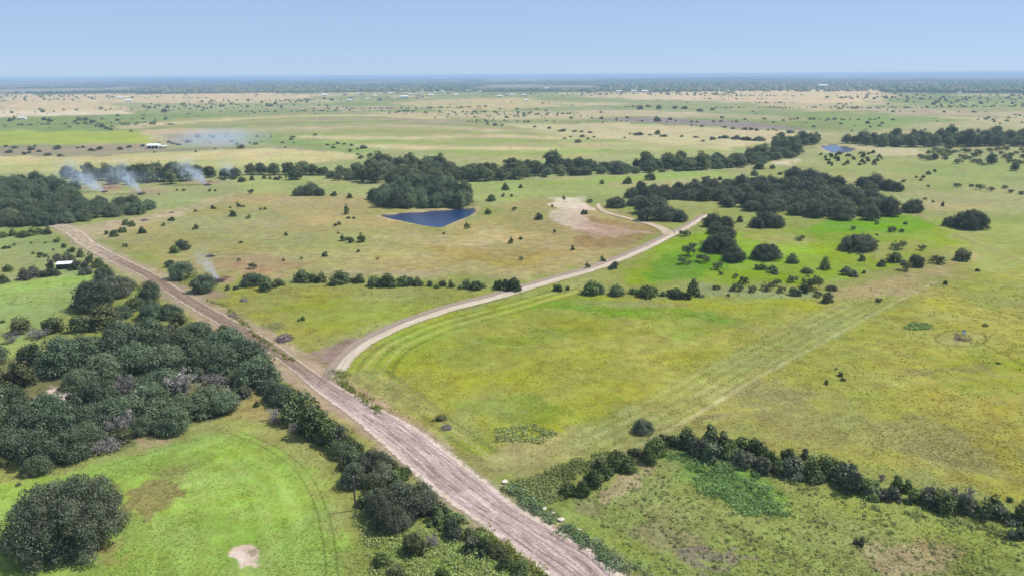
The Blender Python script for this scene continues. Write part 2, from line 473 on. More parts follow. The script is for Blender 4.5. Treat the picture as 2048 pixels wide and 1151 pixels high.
# --- middle distance
field([(1480, 345), (1700, 310), (2100, 330), (2100, 420), (1800, 430), (1700, 390)], (158, 166, 108), 6)
field([(1800, 380), (2100, 372), (2100, 418), (1850, 420)], (172, 168, 120), 6, 1.5, 0.8)
field([(1860, 440), (2100, 430), (2100, 560), (1900, 530)], (158, 170, 92), 5)
field([(480, 352), (740, 352), (720, 380), (480, 392)], (164, 174, 110), 4)
field([(900, 365), (1240, 352), (1480, 345), (1480, 372), (1240, 380), (1000, 420), (950, 400)], (158, 170, 104), 5)
field([(1180, 365), (1420, 350), (1500, 372), (1480, 380), (1250, 378)], (176, 168, 122), 5, 1.5, 0.8)
field([(1040, 368), (1160, 358), (1340, 346), (1470, 344), (1440, 352), (1200, 368)], (140, 176, 88), 3, 1.2, 0.7)
TAN = [(100, 462), (320, 425), (470, 383), (600, 392), (700, 385), (760, 425), (880, 458), (960, 440), (1000, 405), (1100, 392), (1200, 412), (1330, 460),
       (1200, 530), (1040, 562), (820, 556), (560, 552), (440, 560), (380, 548), (250, 502), (170, 472)]
field(TAN, (166, 158, 104), 4)
field([(350, 440), (560, 420), (640, 470), (560, 500), (400, 480)], (158, 160, 110), 8, 1.8, 0.7)
field([(500, 400), (720, 395), (760, 430), (640, 440)], (174, 164, 112), 5, 1.5, 0.8)
field([(600, 425), (780, 440), (860, 465), (760, 470), (620, 450)], (178, 166, 108), 3, 1.5, 0.8)
field([(420, 470), (700, 450), (900, 480), (1100, 470), (1000, 520), (700, 520)], (162, 162, 104), 6, 1.5, 0.7)
field([(830, 490), (1100, 500), (1160, 500), (1040, 530), (900, 520)], (166, 150, 84), 4, 1.5, 0.8)
field([(900, 460), (1000, 440), (1100, 470), (1000, 480)], (180, 168, 100), 4, 1.5, 0.7)
field([(1180, 430), (1330, 458), (1290, 484), (1190, 500), (1130, 490)], (152, 132, 88), 3, 1.2, 0.85)
field([(1114, 401), (1169, 393), (1181, 424), (1172, 446), (1236, 468), (1141, 460), (1095, 432)], (206, 190, 164), 1.6, 2.2, 0.85, 0.2)
spot(1140, 410, 36, 12, (222, 208, 182), 0.3, 0.9, 0.2)
field([(1150, 440), (1240, 450), (1300, 466), (1230, 476), (1150, 466)], (186, 160, 142), 2.5, 1.8, 0.6)
field([(405, 508), (520, 512), (640, 530), (560, 548), (470, 544), (400, 530)], (172, 148, 112), 3, 1.8, 0.7)
field([(480, 525), (580, 532), (540, 545), (470, 540)], (180, 142, 112), 2, 1.8, 0.5)
field([(330, 425), (350, 422), (362, 430), (300, 436)], (206, 184, 158), 1.5, 1.5, 0.8)
spot(343, 424, 20, 6, (206, 180, 158), 0.4, 0.8, 0.2)
field([(640, 540), (900, 540), (1000, 552), (700, 550)], (164, 158, 120), 2, 1.5, 0.7)
stroke([(440, 497), (560, 508), (700, 545)], (190, 182, 130), 1.2, 0.8, 0.5)
stroke([(1030, 552), (1080, 562)], (196, 190, 160), 1.0, 0.6, 0.6)
field([(430, 400), (560, 392), (640, 400), (520, 418)], (178, 166, 118), 3, 2.0, 0.7)
field([(760, 462), (880, 470), (1000, 452), (1060, 470), (960, 492), (800, 490)], (184, 174, 118), 3, 2.0, 0.75)
field([(640, 500), (800, 495), (900, 510), (760, 530), (650, 525)], (172, 164, 104), 3, 2.0, 0.6)
# strip above and below the hedge
field([(432, 600), (480, 575), (570, 566), (760, 570), (980, 580), (1020, 586), (900, 622), (800, 650), (740, 676), (690, 690), (610, 712), (550, 690)], (156, 158, 78), 2)
field([(540, 610), (720, 600), (850, 605), (720, 655), (600, 660)], (156, 164, 66), 5, 1.5, 0.8)
field([(700, 570), (960, 580), (880, 600), (720, 590)], (154, 156, 92), 4, 1.5, 0.7)
field([(610, 690), (700, 660), (800, 640), (700, 700), (630, 715)], (164, 160, 100), 2, 1.5, 0.7)
# bright paddock
field([(1245, 525), (1330, 486), (1400, 460), (1500, 470), (1650, 445), (1800, 428), (1880, 450), (1905, 475), (1850, 510), (1700, 565), (1480, 575), (1400, 566), (1250, 566)], (134, 166, 58), 4)
field([(1285, 540), (1350, 500), (1420, 480), (1500, 500), (1440, 535), (1400, 560), (1320, 560)], (100, 156, 34), 3, 1.8)
field([(1600, 452), (1700, 440), (1820, 430), (1870, 450), (1840, 468), (1740, 462), (1640, 470)], (106, 166, 34), 3, 1.5)
field([(1490, 482), (1600, 490), (1680, 500), (1560, 515), (1480, 505)], (132, 178, 56), 3, 1.5, 0.8)
field([(1480, 474), (1560, 468), (1700, 490), (1620, 492), (1540, 485)], (160, 164, 96), 3, 1.5, 0.8)
field([(1700, 500), (1840, 480), (1860, 500), (1760, 520)], (166, 168, 100), 3, 1.5, 0.7)
field([(1380, 560), (1500, 580), (1640, 590), (1600, 600), (1400, 592)], (150, 158, 112), 2, 1.5, 0.7)
# main field
field([(672, 762), (690, 712), (760, 672), (860, 640), (1040, 592), (1100, 584), (1400, 594), (1720, 598), (1620, 660), (1330, 826), (1260, 870), (1160, 930), (1010, 960), (840, 850)], (160, 166, 66), 2.5)
field([(700, 745), (720, 715), (800, 672), (900, 650), (880, 680), (780, 740), (760, 790)], (154, 172, 62), 3)
field([(1080, 596), (1250, 600), (1480, 636), (1495, 656), (1320, 640), (1180, 626), (1085, 612)], (120, 160, 52), 3, 2.0)
field([(1300, 645), (1400, 640), (1480, 660), (1420, 690), (1320, 690)], (128, 172, 54), 4, 1.6, 0.7)
field([(1150, 600), (1390, 604), (1360, 612), (1200, 612)], (156, 154, 96), 2, 1.5, 0.7)
field([(970, 790), (1060, 765), (1150, 790), (1180, 830), (1060, 850), (1000, 840)], (116, 146, 56), 4.5, 2.2, 0.6)
field([(860, 850), (940, 830), (1000, 860), (960, 890)], (152, 158, 80), 3, 1.6, 0.7)
field([(1000, 870), (1120, 850), (1240, 850), (1180, 910), (1060, 955), (970, 950)], (172, 160, 108), 3.5, 1.4, 0.9)
field([(960, 680), (1100, 650), (1200, 660), (1060, 690)], (124, 156, 58), 3, 1.8, 0.6)
field([(1120, 690), (1300, 680), (1420, 650), (1540, 640), (1400, 720), (1200, 730)], (172, 170, 80), 5, 1.8, 0.7)
field([(1250, 640), (1330, 632), (1500, 660), (1620, 630), (1540, 690), (1400, 700)], (176, 168, 92), 5, 1.8, 0.5)
# bare apron at the junction and the mown curve lines
field([(604, 736), (620, 712), (660, 690), (720, 664), (690, 700), (668, 728), (650, 752)], (164, 142, 128), 0.9, 1.2, 0.95, 0.3)
field([(596, 738), (612, 712), (670, 684), (770, 652), (730, 684), (690, 720), (668, 748), (640, 760)], (160, 138, 122), 1.2, 1.4, 0.9, 0.3)
spot(636, 728, 18, 10, (150, 128, 132), 0.5, 0.9, 0.3)
for k, off in enumerate((5.0, 7.2, 9.6, 12.2, 15.0)):
    stroke([(668, 800), (676, 745), (712, 702), (760, 672), (860, 634), (980, 604), (1120, 566)], (184, 188, 100) if k % 2 else (120, 138, 62), 1.2, 0.5, 0.8, None, off)
for k, off in enumerate((0, 2.0, 4.2, 6.5, 9)):
    stroke([(700, 745), (760, 790), (830, 850), (930, 925)], (172, 172, 108) if k % 2 else (124, 138, 78), 1.1, 0.6, 0.7, None, -off)
field([(690, 745), (760, 740), (800, 770), (860, 800), (820, 840), (740, 790)], (150, 158, 88), 2.5, 1.2, 0.7)
# right field
field([(1350, 830), (1480, 760), (1800, 610), (1900, 560), (2100, 530), (2100, 1010), (1900, 962), (1640, 900), (1480, 860)], (166, 165, 76), 4)
field([(1560, 740), (1760, 690), (1900, 720), (1760, 770), (1640, 790)], (160, 160, 78), 6, 1.8, 0.7)
field([(1800, 700), (2100, 740), (2100, 830), (1900, 800)], (148, 166, 64), 6, 1.8, 0.8)
field([(1900, 560), (2100, 550), (2100, 640), (1960, 620)], (150, 166, 84), 5, 1.8, 0.7)
field([(1350, 830), (1450, 790), (1640, 800), (1760, 850), (2000, 880), (1960, 930), (1700, 900), (1480, 860)], (150, 150, 92), 5, 1.8, 0.8, 1.0)
field([(1340, 836), (1460, 810), (1520, 828), (1400, 850)], (132, 130, 88), 2, 1.8, 0.8, 1.0)
field([(1500, 780), (1620, 770), (1700, 800), (1600, 815)], (152, 148, 92), 3, 2, 0.6, 1.0)
field([(1800, 738), (1960, 730), (1980, 742), (1820, 750)], (140, 134, 92), 2, 2, 0.6, 1.0)
# mown swath running to the upper right
SW = [(1190, 880), (1330, 812), (1480, 730), (1640, 650), (1740, 600), (1830, 555)]
stroke(SW, (158, 164, 92), 14, 3, 0.7)
for k, off in enumerate(np.linspace(-7.0, 7.0, 9)):
    stroke(SW, (182, 182, 112) if k % 2 else (140, 154, 78), 0.9, 0.5, 0.55, None, off, 2.0)
stroke(SW, (188, 186, 128), 1.4, 0.6, 0.75, None, 7.8)
field([(1640, 600), (1700, 566), (1850, 530), (1930, 505), (1960, 520), (1840, 570), (1760, 600)], (172, 162, 112), 4, 1.2, 0.85)
stroke([(1810, 575), (1900, 598), (2020, 630), (2100, 652)], (112, 126, 62), 0.7, 0.35, 0.9)
stroke([(1812, 580), (1900, 603), (2020, 636), (2100, 658)], (178, 178, 120), 0.7, 0.4, 0.6)
stroke([(1830, 428), (1880, 455), (1960, 490), (2048, 525), (2100, 545)], (150, 142, 100), 1.6, 0.8, 0.8)
stroke([(1838, 428), (1888, 455), (1968, 490), (2056, 522)], (186, 178, 130), 1.0, 0.6, 0.6)
CIRC = [(1922 + 51 * math.cos(t), 679 + 16 * math.sin(t)) for t in np.linspace(0, 2 * math.pi, 25)]
field(CIRC, (166, 162, 92), 1, 0.5, 0.7)
stroke(CIRC, (108, 112, 54), 0.9, 0.4, 0.8)
stroke([(1968, 692), (2010, 712), (2100, 760)], (122, 122, 62), 0.8, 0.4, 0.9)
spot(1922, 682, 17, 6, (120, 106, 82), 0.5, 0.9)
stroke([(1540, 700), (1700, 690), (1850, 672)], (172, 168, 100), 0.9, 0.5, 0.6, None, 0, 2)
stroke([(1420, 840), (1600, 800), (1780, 770), (2060, 750)], (176, 170, 104), 0.9, 0.6, 0.5, None, 0, 3)
stroke([(880, 660), (1000, 690), (1150, 680), (1330, 640)], (176, 176, 92), 1.1, 0.6, 0.5, None, 0, 3)
# land left of the road
field([(-80, 466), (110, 462), (200, 530), (260, 560), (190, 548), (-80, 580)], (152, 162, 104), 3)
field([(-80, 580), (80, 556), (200, 542), (160, 600), (120, 650), (60, 700), (30, 760), (-80, 780)], (150, 170, 98), 2)
field([(-80, 562), (70, 558), (190, 540), (180, 560), (60, 580), (-80, 600)], (152, 184, 96), 2, 1.2, 0.7)
field([(-80, 745), (60, 700), (560, 640), (580, 790), (480, 850), (240, 930), (-80, 960)], (122, 128, 84), 3)
spot(116, 787, 26, 7, (226, 208, 190), 0.3, 1.0, 0.2)
spot(62, 668, 30, 12, (168, 164, 140), 0.5, 0.7)
field([(440, 775), (520, 770), (560, 800), (560, 840), (500, 850), (450, 830)], (168, 160, 96), 2, 1.5, 0.9)
field([(240, 905), (360, 855), (470, 838), (560, 850), (620, 900), (700, 1000), (760, 1151), (-80, 1151), (-80, 930)], (156, 164, 88), 2)
field([(280, 880), (340, 868), (330, 890), (270, 905)], (186, 168, 122), 1.2, 1.5, 0.8)
BRIGHT = [(-80, 985), (60, 960), (210, 928), (310, 898), (400, 868), (500, 872), (570, 900), (620, 950), (655, 1010), (680, 1080), (700, 1190), (-80, 1190)]
field(BRIGHT, (146, 184, 82), 1.4, 0.8)
field([(300, 1060), (440, 960), (560, 950), (600, 1040), (520, 1151), (300, 1151)], (154, 192, 92), 5, 1.5, 0.6)
for k, off in enumerate(np.arange(3.5, 30, 2.4)):
    stroke([(300, 905), (400, 868), (470, 858), (545, 888), (610, 935), (648, 1000), (668, 1075), (680, 1190)], (164, 200, 96) if k % 2 else (132, 172, 70), 1.2, 0.6, 0.45, None, off, 1.5)
field([(330, 1080), (440, 1010), (520, 1050), (430, 1151)], (124, 176, 66), 3, 1.8, 0.5)
field([(236, 980), (300, 952), (352, 940), (350, 980), (330, 1012), (262, 1036), (236, 1020)], (142, 132, 84), 1.2, 1.8, 0.85, 1.0)
field([(240, 940), (420, 890), (460, 900), (330, 950)], (126, 150, 70), 1.2, 1.8, 0.5, 1.0)
field([(200, 1080), (262, 1062), (240, 1110), (190, 1140)], (166, 158, 88), 1.0, 1.8, 0.6, 1.0)
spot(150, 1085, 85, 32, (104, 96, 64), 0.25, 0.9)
spot(490, 1110, 29, 20, (232, 210, 184), 0.16, 1.0, 0.3)
spot(478, 1114, 14, 13, (246, 228, 206), 0.2, 0.9, 0.1)
spot(505, 1104, 8, 7, (150, 142, 100), 0.3, 0.7, 0.8)
for off in (0.0, 1.9):
    stroke([(470, 858), (545, 888), (610, 935), (648, 1000), (668, 1075), (680, 1190)], (104, 132, 58), 0.35, 0.25, 0.85, None, off)
stroke([(610, 1096), (700, 1100)], (104, 140, 60), 0.3, 0.25, 0.7)
stroke([(600, 1123), (700, 1132)], (104, 140, 60), 0.3, 0.25, 0.7)
stroke([(200, 935), (320, 898), (420, 868), (470, 858)], (104, 132, 58), 0.5, 0.4, 0.7)
# right of the pole, bottom middle
field([(705, 1000), (800, 1050), (940, 1060), (1080, 1151), (1080, 1190), (700, 1190)], (136, 160, 78), 2, 1.6, 0.9, 1.0)
# bottom right field
field([(1040, 985), (1140, 1000), (1330, 905), (1440, 930), (1640, 985), (1800, 1010), (2100, 1075), (2100, 1190), (1330, 1190)], (140, 156, 80), 2, 1.2, 1.0, 1.0)
field([(1330, 905), (1440, 905), (1570, 975), (1585, 1035), (1480, 1030), (1390, 970)], (104, 156, 70), 1.6, 1.8, 0.85, 1.0)
field([(1180, 1020), (1260, 1040), (1400, 1070), (1340, 1090), (1250, 1080), (1210, 1060)], (150, 134, 108), 1.6, 2.2, 0.55, 1.0)
field([(1230, 1000), (1340, 990), (1420, 1040), (1340, 1050)], (156, 156, 92), 2, 2.0, 0.6)
field([(1360, 1100), (1440, 1092), (1480, 1110), (1400, 1130)], (138, 122, 116), 1.2, 2.0, 0.7, 1.0)
field([(1740, 1105), (1850, 1080), (1920, 1100), (1880, 1140), (1800, 1145)], (180, 158, 124), 2, 2.0, 0.6)
field([(1620, 985), (1800, 1012), (2100, 1085), (2100, 1110), (1800, 1060)], (150, 168, 78), 2, 1.6, 0.7)
field([(1240, 945), (1300, 930), (1280, 970), (1190, 1000)], (174, 156, 118), 0.8, 1.6, 0.8)
stroke([(1440, 1050), (1560, 1100), (1640, 1151)], (120, 128, 78), 2.0, 1.5, 0.6, 1.0)
# burn scars
for x, y, rx, ry in ((438, 560, 30, 9), (420, 511, 16, 3), (282, 384, 22, 4), (205, 377, 22, 3), (412, 365, 20, 3)):
    spot(x, y, rx * 1.4, ry * 1.4, (172, 142, 122), 0.4, 0.8, 0.3)
    spot(x, y, rx * 0.5, ry * 0.5, (84, 76, 74), 0.4, 0.8, 0.3)
field([(330, 565), (420, 575), (460, 590), (400, 600), (350, 585)], (158, 130, 118), 1.5, 1.5, 0.85, 0.3)
# pond margins
for poly in (POND, POND2):
    sel = np.where((np.hypot(GX - poly.mean(0)[0], GY - poly.mean(0)[1]) < 150))[0]
    d = sdf(P2[sel], poly)
    paint_mask(sstep(6.5, 1.0, d + (nz[8][sel] - 0.5) * 7) * 0.85, (194, 178, 134), 520, 0.3, sel)
    paint_mask(sstep(0.3, -1.5, d), (70, 64, 50), 520, 0.3, sel)
# bare soil that shows beside the roads
MAIN_L = [(84, 446), (124, 462), (162, 491), (220, 522), (279, 549), (330, 583), (412, 634), (506, 684), (584, 739), (629, 778), (735, 857), (865, 974), (950, 1035), (1100, 1151), (1240, 1262)]
MAIN_R = [(100, 440), (156, 459), (190, 485), (247, 516), (304, 544), (356, 575), (440, 624), (540, 680), (621, 737), (688, 778), (837, 857), (971, 959), (1037, 1011), (1187, 1098), (1250, 1151), (1390, 1262)]
def resample(pts, n=400):
    L = smooth_line([up(x, y) for x, y in pts], 2.0)
    s = np.concatenate([[0], np.cumsum(np.linalg.norm(np.diff(L, axis=0), axis=1))])
    t = np.linspace(0, s[-1], n)
    return np.stack([np.interp(t, s, L[:, 0]), np.interp(t, s, L[:, 1])], 1)
ML, MR = resample(MAIN_L), resample(MAIN_R)
MC = (ML + MR) / 2
mc_px_near = MC
sel = np.where((GX > MC[:, 0].min() - 30) & (GX < MC[:, 0].max() + 30) & (GY > MC[:, 1].min() - 30) & (GY < MC[:, 1].max() + 30))[0]
dm = dline(P2[sel], MC[::4])
paint_mask(sstep(9.5, 6.0, dm + (nz[8][sel] - 0.5) * 5) * 0.75, (166, 158, 104), 300, 0.8, sel)
paint_mask(sstep(7.2, 5.4, dm + (nz[2][sel] - 0.5) * 3) * 0.8, (178, 160, 132), 300, 0.4, sel)
field([(100, 462), (150, 450), (230, 440), (320, 424), (470, 384), (476, 390), (330, 436), (240, 462), (210, 480), (160, 480)], (186, 170, 136), 3, 1.2, 0.75, 0.4)
# broad natural mottling of the pasture
mott = (fbm(GX, GY, 26.0, 111, 4) - 0.5)
mott2 = (fbm(GX, GY, 6.0, 121, 3) - 0.5)
COL *= (1 + 0.42 * mott + 0.30 * mott2 * sstep(500, 200, RR))[:, None]
tint = (fbm(GX, GY, 45.0, 131, 3) - 0.5) * sstep(0, 0.02, COL[:, 1] - COL[:, 2])
COL[:, 0] *= 1 + 0.35 * tint; COL[:, 2] *= 1 + 0.3 * tint
COL *= (1 - 0.10 * sstep(800, 1300, RR))[:, None]        # denser, duller range grass far out
COL = np.clip(COL, 0.008, 0.7)

b = NB('pasture_ground')
att = b.n('ShaderNodeAttribute'); att.attribute_name = 'soil'
rga = b.n('ShaderNodeAttribute'); rga.attribute_name = 'tuft'
geo = b.n('ShaderNodeNewGeometry'); pos = geo.outputs['Position']
nA = b.noise(pos, 1.1, 4.0, 0.6); nB = b.noise(pos, 0.22, 4.0, 0.6); nC = b.noise(pos, 3.2, 3.0, 0.65); nD = b.noise(pos, 0.05, 3.0)
tf = rga.outputs['Fac']
fA = b.math('MULTIPLY', b.math('SUBTRACT', nA, 0.5), b.math('MULTIPLY', tf, 1.3))
fB = b.math('MULTIPLY', b.math('SUBTRACT', nB, 0.5), 1.0)
fC = b.math('MULTIPLY', b.math('SUBTRACT', nC, 0.5), b.math('MULTIPLY', tf, 0.9))
val = b.math('ADD', b.math('ADD', b.math('ADD', fA, fB), fC), 1.0)
col = b.hsv(att.outputs['Color'], b.rmp(nB, 0.3, 0.7, 0.486, 0.514), b.rmp(nD, 0.3, 0.7, 0.9, 1.08), val)
nE = b.noise(pos, 0.55, 5.0, 0.65)
dry = b.math('MULTIPLY', b.rmp(nE, 0.54, 0.66), b.math('MULTIPLY', tf, 0.6))
col = b.mix(dry, col, (0.27, 0.25, 0.10))
dk = b.math('MULTIPLY', b.rmp(nC, 0.60, 0.72), b.math('MULTIPLY', tf, 0.28))
col = b.mix(dk, col, (0.05, 0.07, 0.022))
p = b.n('ShaderNodeBsdfDiffuse'); b.l(col, p.inputs[0])
bp = b.n('ShaderNodeBump'); bp.inputs['Distance'].default_value = 0.28; bp.inputs['Strength'].default_value = 0.8
b.l(b.math('ADD', b.math('MULTIPLY', nA, 1.2), nC), bp.inputs['Height']); b.l(bp.outputs[0], p.inputs['Normal'])
b.l(p.outputs[0], b.out.inputs[0])
M['ground'] = b.m

gm = mesh_np('ground', np.stack([GX, GY, GZ], 1), [quads, cap], M['ground'], smooth=True)
a = gm.attributes.new('soil', 'FLOAT_COLOR', 'POINT')
a.data.foreach_set('color', np.concatenate([COL, np.ones((len(COL), 1))], 1).astype(np.float32).ravel())
a = gm.attributes.new('tuft', 'FLOAT', 'POINT')
a.data.foreach_set('value', ROUGH.astype(np.float32))
tag(link(bpy.data.objects.new('ground', gm)), 'wide rolling pasture land reaching to the horizon', None, None, 'structure')

# ------------------------------------------------------------------ roads
def road_mat(name, cA, cB, cC, edge, streak=9.0, lane=None, far=None, fade_in=0.0, ruts=None):
    b = NB(name)
    uv = b.n('ShaderNodeUVMap'); uv.uv_map = 'across_along'
    sx = b.n('ShaderNodeSeparateXYZ'); b.l(uv.outputs[0], sx.inputs[0])
    u, v = sx.outputs[0], sx.outputs[1]
    geo = b.n('ShaderNodeNewGeometry')
    def streaks(su, sv, det=4.0):
        c = b.n('ShaderNodeCombineXYZ'); b.l(b.math('MULTIPLY', u, su), c.inputs[0]); b.l(b.math('MULTIPLY', v, sv), c.inputs[1])
        return b.noise(c.outputs[0], 1.0, det, 0.6)
    s1 = streaks(streak, 0.03); s2 = streaks(streak * 3, 0.08); s5 = streaks(streak * 1.6, 0.05)
    s3 = b.noise(geo.outputs['Position'], 1.6, 4.0, 0.65); s4 = b.noise(geo.outputs['Position'], 0.10, 3.0)
    col = b.mix(b.rmp(s1, 0.38, 0.60), cA, cB)
    col = b.mix(b.math('MULTIPLY', b.rmp(s2, 0.50, 0.62), 0.75), col, cC)
    col = b.mix(b.math('MULTIPLY', b.rmp(s4, 0.48, 0.62), 0.55), col, cB)
    col = b.mix(b.math('MULTIPLY', b.rmp(s5, 0.60, 0.68), 0.55), col, tuple(float(q) * 0.55 for q in cB))
    wob = b.math('MULTIPLY', b.math('SUBTRACT', b.noise(geo.outputs['Position'], 0.07, 2.0), 0.5), 0.10)
    brk = b.rmp(b.noise(geo.outputs['Position'], 0.22, 3.0, 0.6), 0.40, 0.56)
    for uk, sg in (ruts or ()):
        du = b.math('ABSOLUTE', b.math('ADD', b.math('SUBTRACT', u, uk), wob))
        rt = b.math('MULTIPLY', b.rmp(du, 0.010, 0.030, 1.0, 0.0), b.math('MULTIPLY', brk, sg))
        col = b.mix(rt, col, tuple(float(q) * 0.5 for q in cB))
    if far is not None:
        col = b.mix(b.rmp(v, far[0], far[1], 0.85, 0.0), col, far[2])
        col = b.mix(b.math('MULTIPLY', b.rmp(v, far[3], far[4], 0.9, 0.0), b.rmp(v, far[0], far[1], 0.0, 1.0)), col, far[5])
    ed = b.math('ABSOLUTE', b.math('SUBTRACT', u, 0.5))
    w = b.math('ADD', ed, b.math('MULTIPLY', b.math('SUBTRACT', s1, 0.5), 0.22))
    col = b.mix(b.math('MULTIPLY', b.rmp(w, 0.33, 0.42), 0.8), col, edge)
    if lane is not None:
        w2 = b.math('ADD', b.math('SUBTRACT', lane[0], u), b.math('MULTIPLY', b.math('SUBTRACT', s1, 0.5), 0.25))
        col = b.mix(b.math('MULTIPLY', b.rmp(w2, -0.04, 0.05), 0.95), col, lane[1])
    col = b.hsv(col, 0.5, 1.0, b.rmp(s3, 0.25, 0.75, 0.66, 1.34))
    d = b.n('ShaderNodeBsdfDiffuse'); b.l(col, d.inputs[0])
    bp = b.n('ShaderNodeBump'); bp.inputs['Distance'].default_value = 0.25; bp.inputs['Strength'].default_value = 0.9
    b.l(b.math('ADD', b.math('ADD', s1, b.math('MULTIPLY', s3, 0.5)), b.math('MULTIPLY', s2, 0.5)), bp.inputs['Height']); b.l(bp.outputs[0], d.inputs['Normal'])
    # loose soil thins out into the grass at the edges
    tr = b.n('ShaderNodeBsdfTransparent'); mxs = b.n('ShaderNodeMixShader')
    ne = b.noise(geo.outputs['Position'], 0.9, 4.0, 0.7)
    gap = b.rmp(b.math('ADD', ed, b.math('MULTIPLY', b.math('SUBTRACT', ne, 0.5), 0.30)), 0.43, 0.50)
    if far is not None:
        np_ = b.noise(geo.outputs['Position'], 0.35, 4.0, 0.7)
        patch = b.math('MULTIPLY', b.math('MULTIPLY', b.rmp(np_, 0.50, 0.62), b.rmp(v, 295, 335, 0.75, 0.0)), b.rmp(v, 10, 60, 1.0, 0.8))
        med = b.math('MULTIPLY', b.math('MULTIPLY', b.rmp(s1, 0.52, 0.60), b.rmp(v, 295, 335, 0.7, 0.0)), b.rmp(v, 110, 150))
        gap = b.math('MAXIMUM', gap, b.math('MAXIMUM', patch, med))
    if fade_in:
        gap = b.math('MAXIMUM', gap, b.rmp(b.math('ADD', v, b.math('MULTIPLY', b.math('SUBTRACT', ne, 0.5), 8.0)), 0.0, fade_in, 1.0, 0.0))
    b.l(gap, mxs.inputs[0]); b.l(d.outputs[0], mxs.inputs[1]); b.l(tr.outputs[0], mxs.inputs[2])
    b.l(mxs.outputs[0], b.out.inputs[0])
    return b.m

def road_strip(name, L, Rr, mat, label, lift=0.05, rag=0.5, n=9):
    K = len(L)
    s = np.concatenate([[0], np.cumsum(np.linalg.norm(np.diff((L + Rr) / 2, axis=0), axis=1))])
    e = (Rr - L); w = np.linalg.norm(e, axis=1); e = e / w[:, None]
    ja = (fbm(s, 0 * s, 3.5, 5, 3) - 0.5) * 2 * rag - 0.06 * w; jb = (fbm(s, 0 * s + 50, 3.5, 6, 3) - 0.5) * 2 * rag + 0.06 * w
    t = np.linspace(0, 1, n)
    A = L + e * ja[:, None]; B = Rr + e * jb[:, None]
    V = A[:, None, :] * (1 - t)[None, :, None] + B[:, None, :] * t[None, :, None]
    X = V[..., 0].ravel(); Y = V[..., 1].ravel()
    prof = -0.10 * np.exp(-((t - 0.33) / 0.07) ** 2) - 0.10 * np.exp(-((t - 0.66) / 0.07) ** 2) + 0.06 * np.exp(-((t - 0.06) / 0.06) ** 2) + 0.06 * np.exp(-((t - 0.94) / 0.06) ** 2)
    Z = relief(X, Y) + lift + 0.00022 * np.hypot(X, Y) + np.tile(np.maximum(prof, -0.03), K) * (w.mean() > 5) * 0.9
    ii = np.arange(K * n).reshape(K, n)
    f = np.stack([ii[:-1, :-1], ii[:-1, 1:], ii[1:, 1:], ii[1:, :-1]], -1).reshape(-1, 4)
    v0 = np.array([X[f[0]], Y[f[0]]]).T
    if np.cross(v0[1] - v0[0], v0[2] - v0[0]) < 0: f = f[:, ::-1]
    me = mesh_np(name, np.stack([X, Y, Z], 1), f, mat, smooth=True)
    uvl = me.uv_layers.new(name='across_along')
    UV = np.stack([np.tile(t, K), np.repeat(s, n)], 1)
    lv = np.zeros(len(me.loops), np.int32); me.loops.foreach_get('vertex_index', lv)
    uvl.data.foreach_set('uv', UV[lv].astype(np.float32).ravel())
    return tag(link(bpy.data.objects.new(name, me)), label, None, None, 'structure')

def offs(line_px, width_of, n=300):
    L = resample(line_px, n)
    t = np.gradient(L, axis=0); t /= np.linalg.norm(t, axis=1)[:, None]
    nn = np.stack([t[:, 1], -t[:, 0]], 1)
    w = np.interp(np.linspace(0, 1, n), np.linspace(0, 1, len(width_of)), width_of)
    return L - nn * w[:, None] / 2, L + nn * w[:, None] / 2

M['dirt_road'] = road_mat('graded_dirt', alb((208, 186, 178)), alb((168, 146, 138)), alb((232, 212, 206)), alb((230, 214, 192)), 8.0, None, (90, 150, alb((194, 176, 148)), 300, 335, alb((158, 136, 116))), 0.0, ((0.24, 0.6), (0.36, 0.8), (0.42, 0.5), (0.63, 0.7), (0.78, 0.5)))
M['caliche'] = road_mat('caliche', alb((228, 216, 194)), alb((210, 194, 168)), alb((200, 184, 160)), alb((206, 192, 160)), 5.0, (0.48, alb((168, 152, 136))), None, 13.0)
M['track'] = road_mat('pale_track', alb((220, 202, 174)), alb((204, 184, 156)), alb((184, 166, 132)), alb((190, 176, 136)), 4.0)
n_main = int(np.linalg.norm(np.diff(MC, axis=0), axis=1).sum() / 0.9)
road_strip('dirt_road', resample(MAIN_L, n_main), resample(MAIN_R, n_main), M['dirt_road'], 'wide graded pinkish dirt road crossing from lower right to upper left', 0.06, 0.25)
CAL = [(652, 772), (664, 752), (678, 731), (705, 701), (746, 674), (797, 650), (855, 629), (910, 612), (978, 595), (1047, 575), (1115, 556), (1197, 532), (1270, 504), (1321, 480), (1372, 455), (1399, 438), (1412, 431)]
road_strip('caliche_road', *offs(CAL, [5.0, 6.5, 7.5, 7.5, 7.0, 6.5, 5.8, 4.8], 700), M['caliche'], 'pale caliche ranch road curving away from the dirt road', 0.11, 0.45, 7)
TRK = [(1199, 408), (1196, 414), (1213, 426), (1261, 439), (1305, 451), (1330, 462), (1338, 470)]
road_strip('track', *offs(TRK, [2.5, 3.4, 4.0, 5.0, 6.5], 200), M['track'], 'short pale track bending past the dark oaks', 0.12, 0.4, 5)

